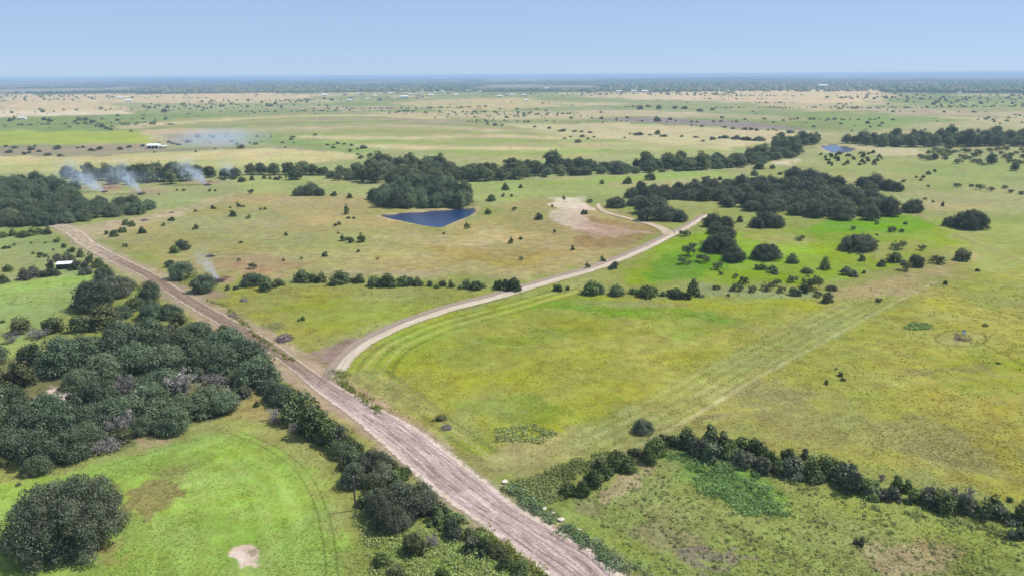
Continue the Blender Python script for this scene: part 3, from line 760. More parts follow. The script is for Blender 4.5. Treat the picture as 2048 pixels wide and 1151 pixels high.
# ------------------------------------------------------------------ ponds
b = NB('pond_water')
geo = b.n('ShaderNodeNewGeometry')
p = b.n('ShaderNodeBsdfPrincipled'); p.inputs['Base Color'].default_value = (0.012, 0.034, 0.110, 1); p.inputs['Roughness'].default_value = 0.10; p.inputs['IOR'].default_value = 1.33
bp = b.n('ShaderNodeBump'); bp.inputs['Distance'].default_value = 0.14; bp.inputs['Strength'].default_value = 1.0
b.l(b.math('ADD', b.noise(geo.outputs['Position'], 1.4, 3.0), b.noise(geo.outputs['Position'], 0.35, 2.0)), bp.inputs['Height']); b.l(bp.outputs[0], p.inputs['Normal'])
b.l(p.outputs[0], b.out.inputs[0]); M['water'] = b.m
for poly, z0, lab in ((POND, ZP, 'deep blue stock pond in front of the oak grove'), (POND2, ZP2, 'small distant blue pond beside the creek trees')):
    Lp = smooth_line(np.vstack([poly, poly[:1]]), 2.0)[:-1]
    c = poly.mean(0); Lp = c + (Lp - c) * (1.02 + 0.06 * (fbm(Lp[:, 0], Lp[:, 1], 7.0, 19, 3) - 0.4))[:, None]
    mb = MB(); mb.add([(q[0], q[1], z0 - 0.45) for q in Lp], [tuple(range(len(Lp)))])
    o = mb.build('pond_water', M['water'])
    tag(o, lab, None, None, 'structure')

# ------------------------------------------------------------------ haze in the air
mb = MB(); mb.box(-63000, 63000, -63000, 63000, -8, 86)
b = NB('haze_air')
pv = b.n('ShaderNodeVolumePrincipled')
pv.inputs['Color'].default_value = (0.50, 0.70, 1.0, 1)
pv.inputs['Density'].default_value = SIGMA
b.l(pv.outputs[0], b.out.inputs['Volume'])
hz = mb.build('haze', b.m)
tag(hz, 'pale blue summer haze over the far plain', None, None, 'stuff')

# ------------------------------------------------------------------ plants: prototypes
def rdir(n, zmin=-1.0):
    z = rng.uniform(zmin, 1.0, n); a = rng.uniform(0, 2 * math.pi, n); r = np.sqrt(1 - z * z)
    return np.stack([r * np.cos(a), r * np.sin(a), z], 1)

def leaves(cs, rs, n, size, squash=0.85, jit=0.42, zmin=-0.55, shell=(0.55, 1.08)):
    """leaf sprays on the shells of many clumps -> (verts, quads)"""
    cs = np.asarray(cs, float); rs = np.asarray(rs, float)
    k = np.maximum(6, (n * (rs ** 2) / (rs ** 2).sum()).astype(int))
    which = np.repeat(np.arange(len(cs)), k)
    N = len(which)
    d = rdir(N, zmin)
    rr = rs[which] * (shell[0] + (shell[1] - shell[0]) * rng.random(N) ** 0.6)
    rr = np.where(rng.random(N) < 0.14, rr * rng.uniform(1.05, 1.45, N), rr)
    ax = rng.uniform(0.68, 1.35, (len(cs), 3)) * np.array([1, 1, squash])
    c = cs[which] + d * rr[:, None] * ax[which]
    nrm = d + rng.normal(0, jit, (N, 3)) + np.array([0, 0, 0.25])
    nrm /= np.linalg.norm(nrm, axis=1)[:, None]
    t = np.cross(nrm, rng.normal(0, 1, (N, 3))); t /= np.linalg.norm(t, axis=1)[:, None] + 1e-9
    q = np.cross(nrm, t)
    s = size * rng.uniform(0.6, 1.4, N)[:, None]
    v = np.stack([c - t * s * 0.55, c + q * s * 0.34 + t * s * 0.08, c + t * s * 0.55, c - q * s * 0.34 + t * s * 0.05], 1).reshape(-1, 3)
    return v, np.arange(4 * N).reshape(N, 4)

def crown_dome(W, Hc, z0, nc, n, size, rfac=(0.11, 0.19), low=0.0, flat=0.9):
    """clumps spread through a broad dome from z0 up to z0+Hc"""
    cs = []; rs = []
    for i in range(nc):
        r = W * rng.uniform(*rfac)
        d = rdir(1, low)[0]
        e = rng.uniform(0.55, 1.08)
        cs.append([d[0] * (W / 2 - r) * e * rng.uniform(0.92, 1.12), d[1] * (W / 2 - r) * e * rng.uniform(0.92, 1.12), z0 + max(0.02 * Hc, (d[2]) * (Hc - r * 0.8) * e)])
        rs.append(r)
    for i in range(nc // 4):
        r = W * rng.uniform(*rfac); a = rng.uniform(0, 6.28); q = rng.uniform(0, 0.3) * W
        cs.append([q * math.cos(a), q * math.sin(a), z0 + rng.uniform(0.2, 0.7) * Hc]); rs.append(r)
    return leaves(cs, rs, n, size, flat)

def trunk_mesh(name, W, Ht, mat, nl=6, r0=None, lean=0.3, low=False):
    mb = MB(); r0 = r0 or W * 0.032
    zb = Ht * (0.12 if low else 0.28)
    mb.tube([(0, 0, -0.4), (lean * 0.15, 0.05, zb * 0.5), (lean * 0.3, 0.1, zb)], [r0 * 1.35, r0, r0 * 0.9], 8)
    for k in range(nl):
        a = 2 * math.pi * (k + random.uniform(-0.3, 0.3)) / nl; q = W * random.uniform(0.26, 0.40); z1 = Ht * random.uniform(0.55, 0.8)
        p0 = Vector((lean * 0.3, 0.1, zb * 0.85)); p3 = Vector((q * math.cos(a), q * math.sin(a), z1))
        p1 = p0.lerp(p3, 0.35) + Vector((random.uniform(-.3, .3), random.uniform(-.3, .3), Ht * 0.08)); p2 = p0.lerp(p3, 0.7) + Vector((random.uniform(-.4, .4), random.uniform(-.4, .4), Ht * 0.06))
        rr = r0 * random.uniform(0.4, 0.6)
        mb.tube([p0, p1, p2, p3], [rr, rr * 0.75, rr * 0.5, rr * 0.2], 6)
        for j in range(2):
            e = p2 + Vector((random.uniform(-1, 1), random.uniform(-1, 1), random.uniform(0.1, 0.6))) * W * 0.12
            mb.tube([p1 if j else p2, (p2 + e) / 2, e], [rr * 0.45, rr * 0.3, rr * 0.1], 5)
    return mb.mesh(name, mat, True)

def twigs_mesh(name, W, Ht, mat, n=60, r=0.035):
    mb = MB()
    for k in range(n):
        a = random.uniform(0, 6.283); q = W * 0.5 * random.random() ** 0.5; z = Ht * random.uniform(0.35, 1.0) * (1 - 0.5 * (2 * q / W) ** 2)
        p3 = Vector((q * math.cos(a), q * math.sin(a), z)); p0 = Vector((p3.x * 0.12, p3.y * 0.12, 0))
        m1 = p0.lerp(p3, 0.5) + Vector((random.uniform(-.3, .3), random.uniform(-.3, .3), 0.12 * Ht))
        mb.tube([p0, m1, p3], [r * 1.6, r, r * 0.4], 4)
        for j in range(4):
            b0 = m1.lerp(p3, random.random()); e = b0 + Vector((random.uniform(-1, 1), random.uniform(-1, 1), random.uniform(-.1, .9))) * W * 0.13
            mb.tube([b0, e], [r * 0.6, r * 0.25], 3)
    return mb.mesh(name, mat)

def merge(a, b):
    return np.vstack([a[0], b[0]]), np.vstack([a[1], b[1] + len(a[0])])

PROTO = {}
def add_proto(kind, W, Ht, crown, trunk=None):
    PROTO.setdefault(kind, []).append(dict(W=W, H=Ht, crown=crown, trunk=trunk))

for k in range(5):
    W = 12.0; Ht = [7.2, 8.2, 6.6, 7.6, 8.8][k]
    v, f = crown_dome(W, Ht * 0.84, Ht * 0.15, 62 + 5 * k, 12000, 0.40, rfac=(0.08, 0.16), low=-0.12)
    add_proto('oak', W, Ht, mesh_np('crown', v, f, M['oak']), trunk_mesh('trunk', W, Ht, M['bark']))
    add_proto('oakd', W, Ht, mesh_np('crown', v, f, M['oak_dark']), PROTO['oak'][-1]['trunk'])
for k in range(2):
    W = 21.0; Ht = 10.0
    v, f = crown_dome(W, Ht * 0.86, Ht * 0.10, 210, 74000, 0.30, rfac=(0.045, 0.095), low=-0.05)
    add_proto('motte', W, Ht, mesh_np('crown', v, f, M['oak_dark']), trunk_mesh('trunk', W, Ht, M['bark'], 9, 0.42, low=True))
    W = 9.0; Ht = [8.6, 9.6][k]
for k in range(4):
    W = 9.0; Ht = [8.6, 9.8, 7.8, 9.0][k]
    v, f = crown_dome(W, Ht * 0.80, Ht * 0.18, 30 + 3 * k, 3600, 0.60, rfac=(0.13, 0.21), low=-0.2)
    add_proto('elm', W, Ht, mesh_np('crown', v, f, M['elm']), trunk_mesh('trunk', W, Ht, M['bark'], 5))
for k in range(4):
    W = 4.0; Ht = [3.0, 3.6, 2.6, 3.2][k]
    v, f = crown_dome(W, Ht * 0.90, Ht * 0.06, 24 + 3 * k, 2200, 0.30, rfac=(0.13, 0.21), low=-0.1)
    add_proto('cedar', W, Ht, mesh_np('foliage', v, f, M['cedar']))
    add_proto('dark', W, Ht, mesh_np('foliage', v, f, M['oak_dark']))
for k in range(4):
    W = 4.0; Ht = [3.0, 2.4, 3.4, 2.8][k]
    va, fa = crown_dome(W * 0.68, Ht * 0.9, Ht * 0.05, 16, 1250, 0.30, rfac=(0.13, 0.22), low=-0.1)
    vb, fb = crown_dome(W * [0.55, 0.62, 0.45, 0.6][k], Ht * [0.6, 0.8, 0.5, 0.42][k], Ht * 0.04, 12, 850, 0.30, rfac=(0.13, 0.24), low=-0.1)
    va = va + np.array([-0.18 * W, 0, 0]); vb = vb + np.array([0.26 * W, 0.1 * W * (k - 1.5), 0])
    v, f = merge((va, fa), (vb, fb))
    add_proto('cedar', W, Ht, mesh_np('foliage', v, f, M['cedar']))
    add_proto('dark', W, Ht, mesh_np('foliage', v, f, M['oak_dark']))
for k in range(3):
    W = 6.0; Ht = [4.2, 3.6, 4.8][k]
    v, f = crown_dome(W, Ht * 0.88, Ht * 0.10, 26, 2300, 0.40, rfac=(0.11, 0.19), low=-0.1)
    add_proto('olive', W, Ht, mesh_np('crown', v, f, M['olive']), trunk_mesh('trunk', W, Ht, M['bark'], 5, low=True))
for k in range(4):
    W = 6.0; Ht = [3.8, 4.4, 3.4, 4.0][k]
    cs = []; rs = []
    for i in range(24):
        a = rng.uniform(0, 6.28); q = W * 0.42 * math.sqrt(rng.random()); r = W * rng.uniform(0.08, 0.15)
        cs.append([q * math.cos(a), q * math.sin(a), Ht * rng.uniform(0.26, 0.90) * (1 - 0.35 * (2 * q / W) ** 2)]); rs.append(r)
    v, f = leaves(cs, rs, 1900, 0.32, 0.7, 0.8, -1.0, (0.2, 1.15))
    add_proto('mesq', W, Ht, mesh_np('crown', v, f, M['mesq']), trunk_mesh('trunk', W, Ht, M['bark'], 6, 0.13))
for k in range(3):
    W = 6.0; Ht = [3.4, 4.2, 2.6][k]
    cs = []; rs = []
    for i in range(14):
        a = rng.uniform(0, 6.28); q = W * 0.40 * math.sqrt(rng.random()); cs.append([q * math.cos(a), q * math.sin(a), Ht * rng.uniform(0.3, 0.8)]); rs.append(W * rng.uniform(0.08, 0.14))
    v, f = leaves(cs, rs, 800, 0.26, 0.8, 0.9, -1.0, (0.2, 1.1))
    add_proto('grey', W, Ht, mesh_np('crown', v, f, M['greybrush']), twigs_mesh('twigs', W, Ht, M['greywood'], 34, 0.05))
# one mesh trees for far away, trunk included
for k in range(4):
    W = 9.0; Ht = [6.5, 7.5, 5.8, 7.0][k]
    v, f = crown_dome(W, Ht * 0.84, Ht * 0.14, 18, 700, 1.15, rfac=(0.13, 0.22), low=-0.1)
    tm = MB().tube([(0, 0, -0.5), (0, 0, Ht * 0.5)], [0.3, 0.2], 5)
    v2 = np.array(tm.v); f2 = np.array([q for q in tm.f if len(q) == 4])
    v, f = merge((v, f), (v2, f2))
    mi = np.concatenate([np.zeros(len(f) - len(f2)), np.ones(len(f2))])
    add_proto('far', W, Ht, mesh_np('far_tree', v, f, [M['elm'], M['bark']], mi))
    add_proto('fard', W, Ht, mesh_np('far_tree', v, f, [M['oak_dark'], M['bark']], mi))

NAMES = dict(oak=('live_oak', 'tree'), oakd=('live_oak', 'tree'), motte=('live_oak', 'tree'), elm=('creek_tree', 'tree'), cedar=('juniper_bush', 'bush'),
             dark=('oak_bush', 'bush'), olive=('thicket_shrub', 'shrub'), mesq=('mesquite_tree', 'tree'), grey=('dry_brush', 'brush'), far=('pasture_tree', 'tree'), fard=('pasture_tree', 'tree'))
FLAT = {'far': 0.66, 'fard': 0.58}
ASPECT = dict(oak=1.0, oakd=1.0, motte=1.0, elm=1.0, cedar=1.0, dark=1.0, olive=1.0, mesq=1.0, grey=1.0, far=1.0, fard=1.0)
COUNT = {}

def put(kind, p, W, label, group=None, hs=1.0, name=None, cat=None, var=None):
    pr = PROTO[kind][random.randrange(len(PROTO[kind])) if var is None else var]
    s = W / pr['W']; nm, ct = NAMES[kind]; nm = name or nm; ct = cat or ct
    z = gz(p) - 0.03; rz = random.uniform(0, 2 * math.pi)
    q = 0.25 if kind in ('cedar', 'dark', 'far', 'fard', 'olive', 'mesq') else 0.12
    sx, sy = s * random.uniform(1 - q, 1 + q), s * random.uniform(1 - q, 1 + q)
    hs = hs * FLAT.get(kind, 1.0) * random.uniform(1 - q * 0.8, 1 + q * 0.6)
    COUNT[nm] = COUNT.get(nm, 0) + 1
    if pr['trunk'] is None:
        o = link(bpy.data.objects.new(nm, pr['crown'])); o.location = (p[0], p[1], z); o.rotation_euler = (0, 0, rz); o.scale = (sx, sy, s * hs)
        return tag(o, label, ct, group)
    o = empty(nm, (p[0], p[1], z), rz); o.scale = (sx, sy, s * hs)
    link(bpy.data.objects.new('trunk', pr['trunk']), o); link(bpy.data.objects.new('crown', pr['crown']), o)
    return tag(o, label, ct, group)

def base_of(kind, cx, cy, w, hs=1.0):
    """crown centre and width in the photo -> ground position and width in metres"""
    pr = PROTO[kind][0]; h = 0.0
    for _ in range(4):
        p = up(cx, cy, h); W = w / FPX * depth(p, h); h = 0.5 * W * pr['H'] / pr['W'] * hs + gz(p)
    return p, W

ORD = ['leftmost', 'second', 'third', 'fourth', 'fifth', 'sixth', 'seventh', 'eighth', 'ninth', 'tenth', 'eleventh', 'twelfth', 'thirteenth', 'fourteenth', 'fifteenth',
       'sixteenth', 'seventeenth', 'eighteenth', 'nineteenth', 'twentieth', 'twenty-first', 'twenty-second', 'twenty-third', 'twenty-fourth', 'twenty-fifth', 'twenty-sixth', 'twenty-seventh', 'twenty-eighth']

def row(items, what, where, group, kind='cedar', hs=1.0, name=None, cat=None, grow=1.0):
    """items (cx, cy, w[, kind[, hs]]): each label counts from the left of the photo"""
    items = sorted(items, key=lambda t: t[0])
    for k, it in enumerate(items):
        kd = it[3] if len(it) > 3 else kind; h = it[4] if len(it) > 4 else hs
        if len(items) == 1: lab = f'{what} {where}'
        elif k == 0: lab = f'leftmost {what} {where}'
        elif k == len(items) - 1: lab = f'rightmost {what} {where}'
        else: lab = f'{ORD[k]} {what} from the left {where}'
        p, W = base_of(kd, it[0], it[1], it[2] * grow, h)
        put(kd, p, W, lab, group if len(items) > 1 else None, h, name, cat)

def ranked(items, what, where, group, kind='oak', ranks=None, grow=1.0, hs=1.0):
    """trees in depth: rank counted from the back of the clump to the front, place in it from the left"""
    items = sorted(items, key=lambda t: t[1])
    n = len(ranks); per = math.ceil(len(items) / n)
    for r in range(n):
        part = sorted(items[r * per:(r + 1) * per], key=lambda t: t[0]); seen = {}
        tot = {}
        for it in part: kd = it[3] if len(it) > 3 else kind; tot[kd] = tot.get(kd, 0) + 1
        for it in part:
            kd = it[3] if len(it) > 3 else kind; h = it[4] if len(it) > 4 else hs
            k = seen.get(kd, 0); seen[kd] = k + 1
            if tot[kd] == 1: lab = f'only {what[kd]} {ranks[r]} {where}'
            elif k == 0: lab = f'leftmost {what[kd]} {ranks[r]} {where}'
            elif k == tot[kd] - 1: lab = f'rightmost {what[kd]} {ranks[r]} {where}'
            else: lab = f'{ORD[k]} {what[kd]} from the left {ranks[r]} {where}'
            p, W = base_of(kd, it[0], it[1], it[2] * grow, h)
            put(kd, p, W * (1.0 if kd == 'grey' else 1.0), lab, group[kd], h)

def mass(items, label, group, kind='oak', hs=1.0, name=None):
    """trees that grow into one another: one label, one group"""
    for it in items:
        kd = it[3] if len(it) > 3 else kind; h = it[4] if len(it) > 4 else hs
        p, W = base_of(kd, it[0], it[1], it[2], h)
        lab = label[kd] if isinstance(label, dict) else label
        put(kd, p, W, lab, group[kd] if isinstance(group, dict) else group, h, name)

def fill(px, spacing, wr, kind, label, group, hs=1.0, name=None, hbase=0.0, tries=4000, mx=400, vary=0.15):
    W = np.array([up(x, y, hbase) for x, y in px])
    lo, hi = W.min(0), W.max(0)
    C = rng.uniform(lo, hi, (tries, 2)); C = C[sdf(C, W) < 0]
    keep = []
    for c in C:
        if all((c[0] - q[0]) ** 2 + (c[1] - q[1]) ** 2 > spacing ** 2 for q in keep):
            keep.append(c)
            if len(keep) >= mx: break
    for c in keep:
        kd = kind if isinstance(kind, str) else random.choice(kind)
        lab = label[kd] if isinstance(label, dict) else label
        put(kd, c, random.uniform(*wr), lab, group[kd] if isinstance(group, dict) else group, hs * random.uniform(1 - vary, 1 + vary), name)
    return len(keep)

# ------------------------------------------------------------------ trees of the near thicket, left of the dirt road
TH = {'oak': 'grey-green live oak', 'olive': 'olive shrubby tree', 'grey': 'pale grey brush', 'oakd': 'dark rounded oak'}
TG = {'oak': 'live oaks of the left thicket', 'olive': 'olive shrubs of the left thicket', 'grey': 'grey brush of the left thicket', 'oakd': 'dark oaks at the top of the left thicket'}
ranked([(182, 592, 80, 'oakd'), (224, 574, 62, 'oakd'), (206, 548, 46, 'oakd'), (250, 566, 44, 'oakd'), (298, 584, 52, 'oak'), (268, 604, 40, 'olive'), (208, 630, 66, 'olive'), (166, 641, 54, 'olive'), (236, 622, 44, 'oak'),
      (302, 620, 56), (341, 619, 48), (356, 638, 36, 'olive'), (104, 647, 48, 'olive'), (38, 650, 38, 'olive'), (74, 662, 44, 'grey'), (22, 674, 34, 'grey'), (62, 706, 56, 'olive'),
      (118, 714, 96), (167, 699, 82), (243, 675, 98), (295, 671, 82), (348, 678, 84), (393, 664, 68), (445, 676, 78), (492, 706, 92), (512, 742, 84), (452, 722, 86), (400, 709, 78),
      (334, 716, 92), (271, 713, 88), (209, 727, 86), (160, 752, 70), (32, 752, 70, 'olive'), (196, 782, 76), (257, 766, 72, 'grey'), (314, 755, 84), (364, 764, 72, 'grey'), (424, 756, 66, 'grey'),
      (417, 795, 86), (361, 812, 84), (294, 798, 92), (229, 824, 82), (100, 822, 84), (22, 800, 70), (40, 838, 98), (112, 850, 96), (174, 838, 74), (243, 850, 64, 'grey'), (212, 882, 60, 'grey'),
      (278, 845, 66), (346, 842, 66), (446, 806, 60), (20, 884, 84), (76, 898, 84), (136, 890, 80), (176, 866, 66), (74, 926, 56), (-30, 700, 80), (-40, 800, 110), (-50, 880, 100)], TH, 'of the left thicket', TG, 'oak', ['in the far back rank', 'in the back rank', 'in the middle rank', 'in the front middle rank', 'in the front rank'], 1.1)

# low growth that closes the gaps of the thicket
UL = {'olive': 'low olive shrub filling a gap in the left thicket', 'dark': 'low dark bush filling a gap in the left thicket'}
UG = {'olive': 'low shrubs of the left thicket', 'dark': 'low dark bushes of the left thicket'}
fill([(120, 700), (300, 655), (470, 665), (545, 745), (480, 800), (380, 840), (250, 880), (130, 930), (-40, 940), (-40, 850), (60, 830), (160, 800), (160, 740)], 5.0, (4.5, 7), ['olive', 'dark', 'dark'], UL, UG, 0.8, mx=90)

# row between the foreground pasture and the road
RW = {'oak': 'bushy oak', 'cedar': 'dark green juniper', 'oakd': 'dark oak', 'olive': 'grey-green shrub', 'grey': 'dry grey brush'}
RG = {'oak': 'roadside oaks', 'cedar': 'roadside junipers', 'oakd': 'oaks behind the pole', 'olive': 'shrubs in the bottom weeds', 'grey': 'dry brush along the roadside row'}
ranked([(536, 770, 44), (560, 786, 58), (596, 810, 64, 'cedar', 1.25), (627, 836, 66, 'cedar', 1.25), (659, 864, 66, 'cedar', 1.25), (645, 850, 52, 'cedar', 1.25), (686, 896, 52), (742, 920, 62, 'oakd'), (705, 950, 58, 'oakd'), (766, 950, 66, 'oakd'), (804, 938, 38, 'cedar'),
      (764, 1010, 72, 'oakd'), (798, 996, 80, 'oakd'), (845, 1002, 66, 'oakd'), (776, 1034, 74, 'oakd'), (878, 1020, 46, 'cedar'), (894, 1038, 42, 'cedar'), (955, 1074, 42, 'cedar'), (968, 1094, 38, 'cedar'),
      (829, 1086, 50, 'olive'), (861, 1076, 38, 'grey'), (763, 1112, 42, 'cedar'), (790, 1143, 46, 'olive'), (884, 1146, 42, 'cedar'), (1014, 1120, 36, 'cedar'), (1041, 1136, 34, 'cedar'),
      (549, 832, 36, 'grey'), (590, 852, 34, 'grey'), (712, 916, 46, 'cedar'), (800, 1040, 46, 'oakd')], RW, 'of the roadside row', RG, 'oak', ['at the far end', 'in the middle', 'at the near end'], 1.12)
BL = {'cedar': 'low green scrub filling the roadside row', 'olive': 'low olive scrub filling the roadside row', 'dark': 'low dark scrub filling the roadside row'}
BG = {'cedar': 'green scrub of the roadside row', 'olive': 'olive scrub of the roadside row', 'dark': 'dark scrub of the roadside row'}
fill([(528, 762), (560, 776), (700, 888), (800, 945), (860, 1000), (920, 1050), (1000, 1105), (985, 1125), (900, 1060), (820, 1040), (740, 1030), (722, 1000), (720, 960), (680, 915), (620, 870), (560, 820), (530, 790)], 2.9, (3.0, 5.5), ['cedar', 'olive', 'dark'], BL, BG, 0.9, name='scrub_bush', mx=110, vary=0.3)
row([(122, 1022, 236, 'motte', 1.12)], 'huge dark spreading live oak', 'standing alone in the bright green foreground pasture', None, 'motte')
row([(36, 965, 13, 'cedar')], 'small dark bush', 'at the thicket edge above the huge lone oak', None)
row([(513, 806, 14, 'cedar')], 'small green sapling', 'in the gap between thicket and roadside row', None, 'cedar', 1.2)

# ------------------------------------------------------------------ hedge on the right
HG = {'cedar': 'dark green bush', 'dark': 'blackish bush', 'grey': 'dry grey brush', 'olive': 'grey-green shrub'}
HGG = {'cedar': 'green hedge bushes lower right', 'dark': 'blackish hedge bushes lower right', 'grey': 'grey brush of the lower right hedge', 'olive': 'grey-green hedge shrubs lower right'}
ranked([(1138, 972, 40), (1166, 974, 38), (1187, 950, 42), (1215, 938, 44), (1243, 918, 42), (1256, 926, 34), (1298, 906, 38), (1316, 888, 42), (1340, 874, 40), (1270, 900, 34, 'olive'), (1230, 908, 32, 'olive'), (1200, 925, 30, 'olive'),
      (1375, 872, 50), (1399, 888, 52, 'dark'), (1431, 866, 56), (1438, 898, 52, 'dark'), (1480, 879, 54), (1487, 906, 50, 'dark'), (1512, 890, 48), (1525, 916, 48, 'dark'), (1538, 903, 46), (1577, 906, 40, 'olive'),
      (1612, 901, 28, 'dark', 1.3), (1593, 930, 52, 'dark'), (1560, 926, 44), (1624, 938, 44), (1660, 922, 62), (1690, 938, 60, 'dark'), (1704, 958, 56, 'dark'), (1736, 962, 52), (1752, 980, 42, 'grey'), (1783, 980, 46, 'dark'), (1803, 962, 42),
      (1829, 981, 46), (1864, 986, 46, 'dark'), (1890, 999, 46), (1912, 983, 30, 'grey', 1.3), (1940, 984, 26, 'grey', 1.4), (1932, 1003, 46, 'dark'), (1964, 1012, 44), (1990, 1010, 42), (2009, 1021, 48, 'dark'), (2036, 1024, 48), (2066, 1034, 50), (2096, 1044, 50), (1640, 950, 30, 'olive'),
      (1418, 905, 40), (1462, 896, 44)], HG, 'of the lower right hedgerow', HGG, 'cedar', ['along the line'], 1.12, 1.1)
row([(1286, 846, 52, 'oakd', 1.1)], 'round dark bushy tree', 'standing just above the bend of the lower right hedgerow', None)
row([(1764, 952, 16, 'grey', 2.2)], 'tall thin dead snag', 'sticking up from the lower right hedgerow', None)
row([(2040, 1061, 46, 'dark')], 'dark round bush', 'below the hedgerow at the lower right edge', None)
row([(2022, 994, 20, 'cedar')], 'small bush', 'just above the hedgerow at the right edge', None)
row([(1719, 1080, 25, 'dark')], 'lone dark shrub', 'in the weedy field below the hedgerow', None)
row([(1673, 735, 9), (1681, 747, 12), (1687, 757, 11), (1654, 763, 12)], 'tiny dark shrub', 'of the four in the right-hand pasture', 'four tiny shrubs in the right pasture')

# ------------------------------------------------------------------ hedge across the middle
row([(506, 555, 40, 'oak'), (533, 563, 38), (554, 562, 25), (602, 548, 34), (637, 551, 30), (649, 560, 10), (676, 551, 36), (702, 556, 18), (719, 557, 18), (620, 552, 24), (749, 559, 28), (773, 560, 28), (797, 560, 28), (818, 560, 26), (837, 561, 22),
     (859, 563, 18), (879, 564, 20), (903, 567, 15), (927, 565, 22), (948, 567, 24), (966, 569, 12), (996, 567, 26), (1023, 562, 32, 'cedar', 1.25)],
    'green bush', 'in the hedge across the middle', 'bushes of the hedge across the middle', 'cedar', 0.9, grow=1.3)
row([(1115, 572, 22), (1136, 574, 12), (1182, 573, 36), (1201, 577, 22), (1234, 577, 28), (1268, 578, 20), (1297, 578, 34), (1336, 580, 24), (1355, 586, 24), (1374, 585, 28), (1389, 572, 27, 'cedar', 1.3), (1398, 586, 18)],
    'dark bush', 'in the row below the bright paddock', 'bushes below the bright paddock', 'cedar', 0.95, grow=1.2)
row([(506, 530, 22, 'mesq')], 'thin pale tree', 'behind the left end of the middle hedge', None)

# mesquites right of the middle
row([(1435, 573, 17), (1456, 589, 10), (1471, 571, 30), (1488, 559, 28), (1471, 551, 15), (1503, 576, 22), (1536, 571, 28), (1553, 564, 24), (1562, 577, 22), (1584, 557, 22), (1591, 580, 28, 'olive'), (1610, 577, 22, 'olive'), (1625, 564, 40), (1635, 586, 22), (1656, 595, 27, 'olive')],
    'airy mesquite', 'in the line right of the middle hedge', 'mesquites in line right of the middle hedge', 'mesq')
row([(1664, 571, 23, 'dark')], 'compact dark bush', 'at the right end of the mesquite line', None)
row([(1757, 598, 17)], 'lone mesquite', 'at the upper end of the mown strips', None, 'mesq')
row([(1379, 500, 36), (1369, 520, 26), (1408, 515, 28), (1435, 530, 28), (1442, 546, 12)], 'airy mesquite', 'on the bright green left of the dark oaks', 'mesquites left of the paddock oaks', 'mesq')
row([(1522, 530, 25), (1548, 535, 28), (1587, 515, 28), (1615, 537, 22, 'cedar'), (1651, 527, 30, 'cedar'), (1699, 537, 38, 'dark', 0.9), (1724, 516, 15), (1728, 541, 14), (1763, 525, 19, 'cedar')],
    'small tree', 'scattered across the right of the bright paddock', 'small trees of the bright paddock')
row([(1601, 474, 20), (1707, 455, 15), (1755, 445, 13), (1782, 457, 22), (1803, 460, 14), (1811, 446, 8, 'cedar'), (1700, 505, 9), (1718, 506, 10), (1754, 468, 7, 'cedar')], 'spindly mesquite', 'in the upper paddock by the round oak', 'spindly mesquites of the upper paddock', 'mesq')
row([(1798, 488, 33), (1789, 512, 36, 'olive'), (1813, 530, 34), (1833, 520, 36, 'olive'), (1844, 494, 20), (1876, 517, 34), (1926, 508, 34, 'olive')], 'spreading mesquite', 'of the group at the right end of the paddock', 'mesquites at the right end of the paddock', 'mesq')
row([(1956, 538, 11), (1891, 565, 9), (1972, 649, 11, 'mesq'), (1997, 724, 9)], 'tiny sapling', 'in the open right-hand pasture near the feeder', 'saplings near the feeder')
row([(1439, 484, 76, 'motte'), (1470, 505, 56, 'oakd'), (1534, 501, 68, 'motte'), (1719, 482, 74, 'motte')], 'round dark live oak', 'on the bright green paddock', 'round oaks on the bright paddock')

# ------------------------------------------------------------------ oak mottes right of centre
OG = 'live oaks of the big motte right of centre'
OL = 'dark live oak in the big motte right of centre'
fill([(1262, 396), (1300, 388), (1420, 380), (1500, 372), (1590, 378), (1700, 394), (1762, 412), (1780, 432), (1740, 444), (1640, 436), (1560, 430), (1500, 428), (1440, 412), (1400, 400), (1330, 404)], 8.6, (10.5, 14.5), 'oakd', OL, OG, 1.0, vary=0.28)
mass([(1290, 412, 50), (1330, 424, 52), (1296, 428, 44), (1360, 430, 40), (1316, 400, 44), (1272, 400, 36)], 'dark live oak in the clump left of the caliche road end', 'oaks left of the caliche road end', 'oakd')
mass([(1425, 440, 44), (1450, 446, 40), (1455, 462, 44), (1430, 456, 36), (1533, 436, 52), (1515, 444, 36), (1556, 444, 36), (1446, 472, 34)], 'dark oak on the lower fringe of the big right motte', 'oaks on the lower fringe of the motte', 'oakd')
mass([(1590, 345, 40), (1620, 350, 44), (1650, 356, 42), (1676, 362, 36), (1606, 362, 36), (1640, 366, 34)], 'dark oak in the long clump above the big right motte', 'oaks of the long clump above the motte', 'oakd')
mass([(1728, 366, 44), (1752, 362, 44), (1778, 368, 40), (1794, 374, 28), (1740, 374, 36)], 'dark oak in the oval clump at upper right', 'oaks of the oval clump upper right', 'oakd')
row([(1232, 403, 47, 'motte')], 'single domed oak', 'beside the bend of the short pale track', None)
row([(1775, 408, 46, 'oakd'), (1826, 410, 48, 'oakd')], 'rounded oak', 'of the pair at the right end of the big motte', 'pair of oaks right of the motte')
row([(1942, 436, 74, 'motte', 1.15), (1900, 442, 32, 'oakd')], 'dark oak', 'of the isolated clump at far right above the bright grass', 'isolated oak clump far right')
row([(1480, 438, 15, 'cedar'), (1370, 465, 22, 'mesq'), (1176, 530, 15), (1206, 516, 16), (1229, 527, 30, 'dark', 0.9)], 'small bush', 'along the pale caliche road', 'bushes along the caliche road')

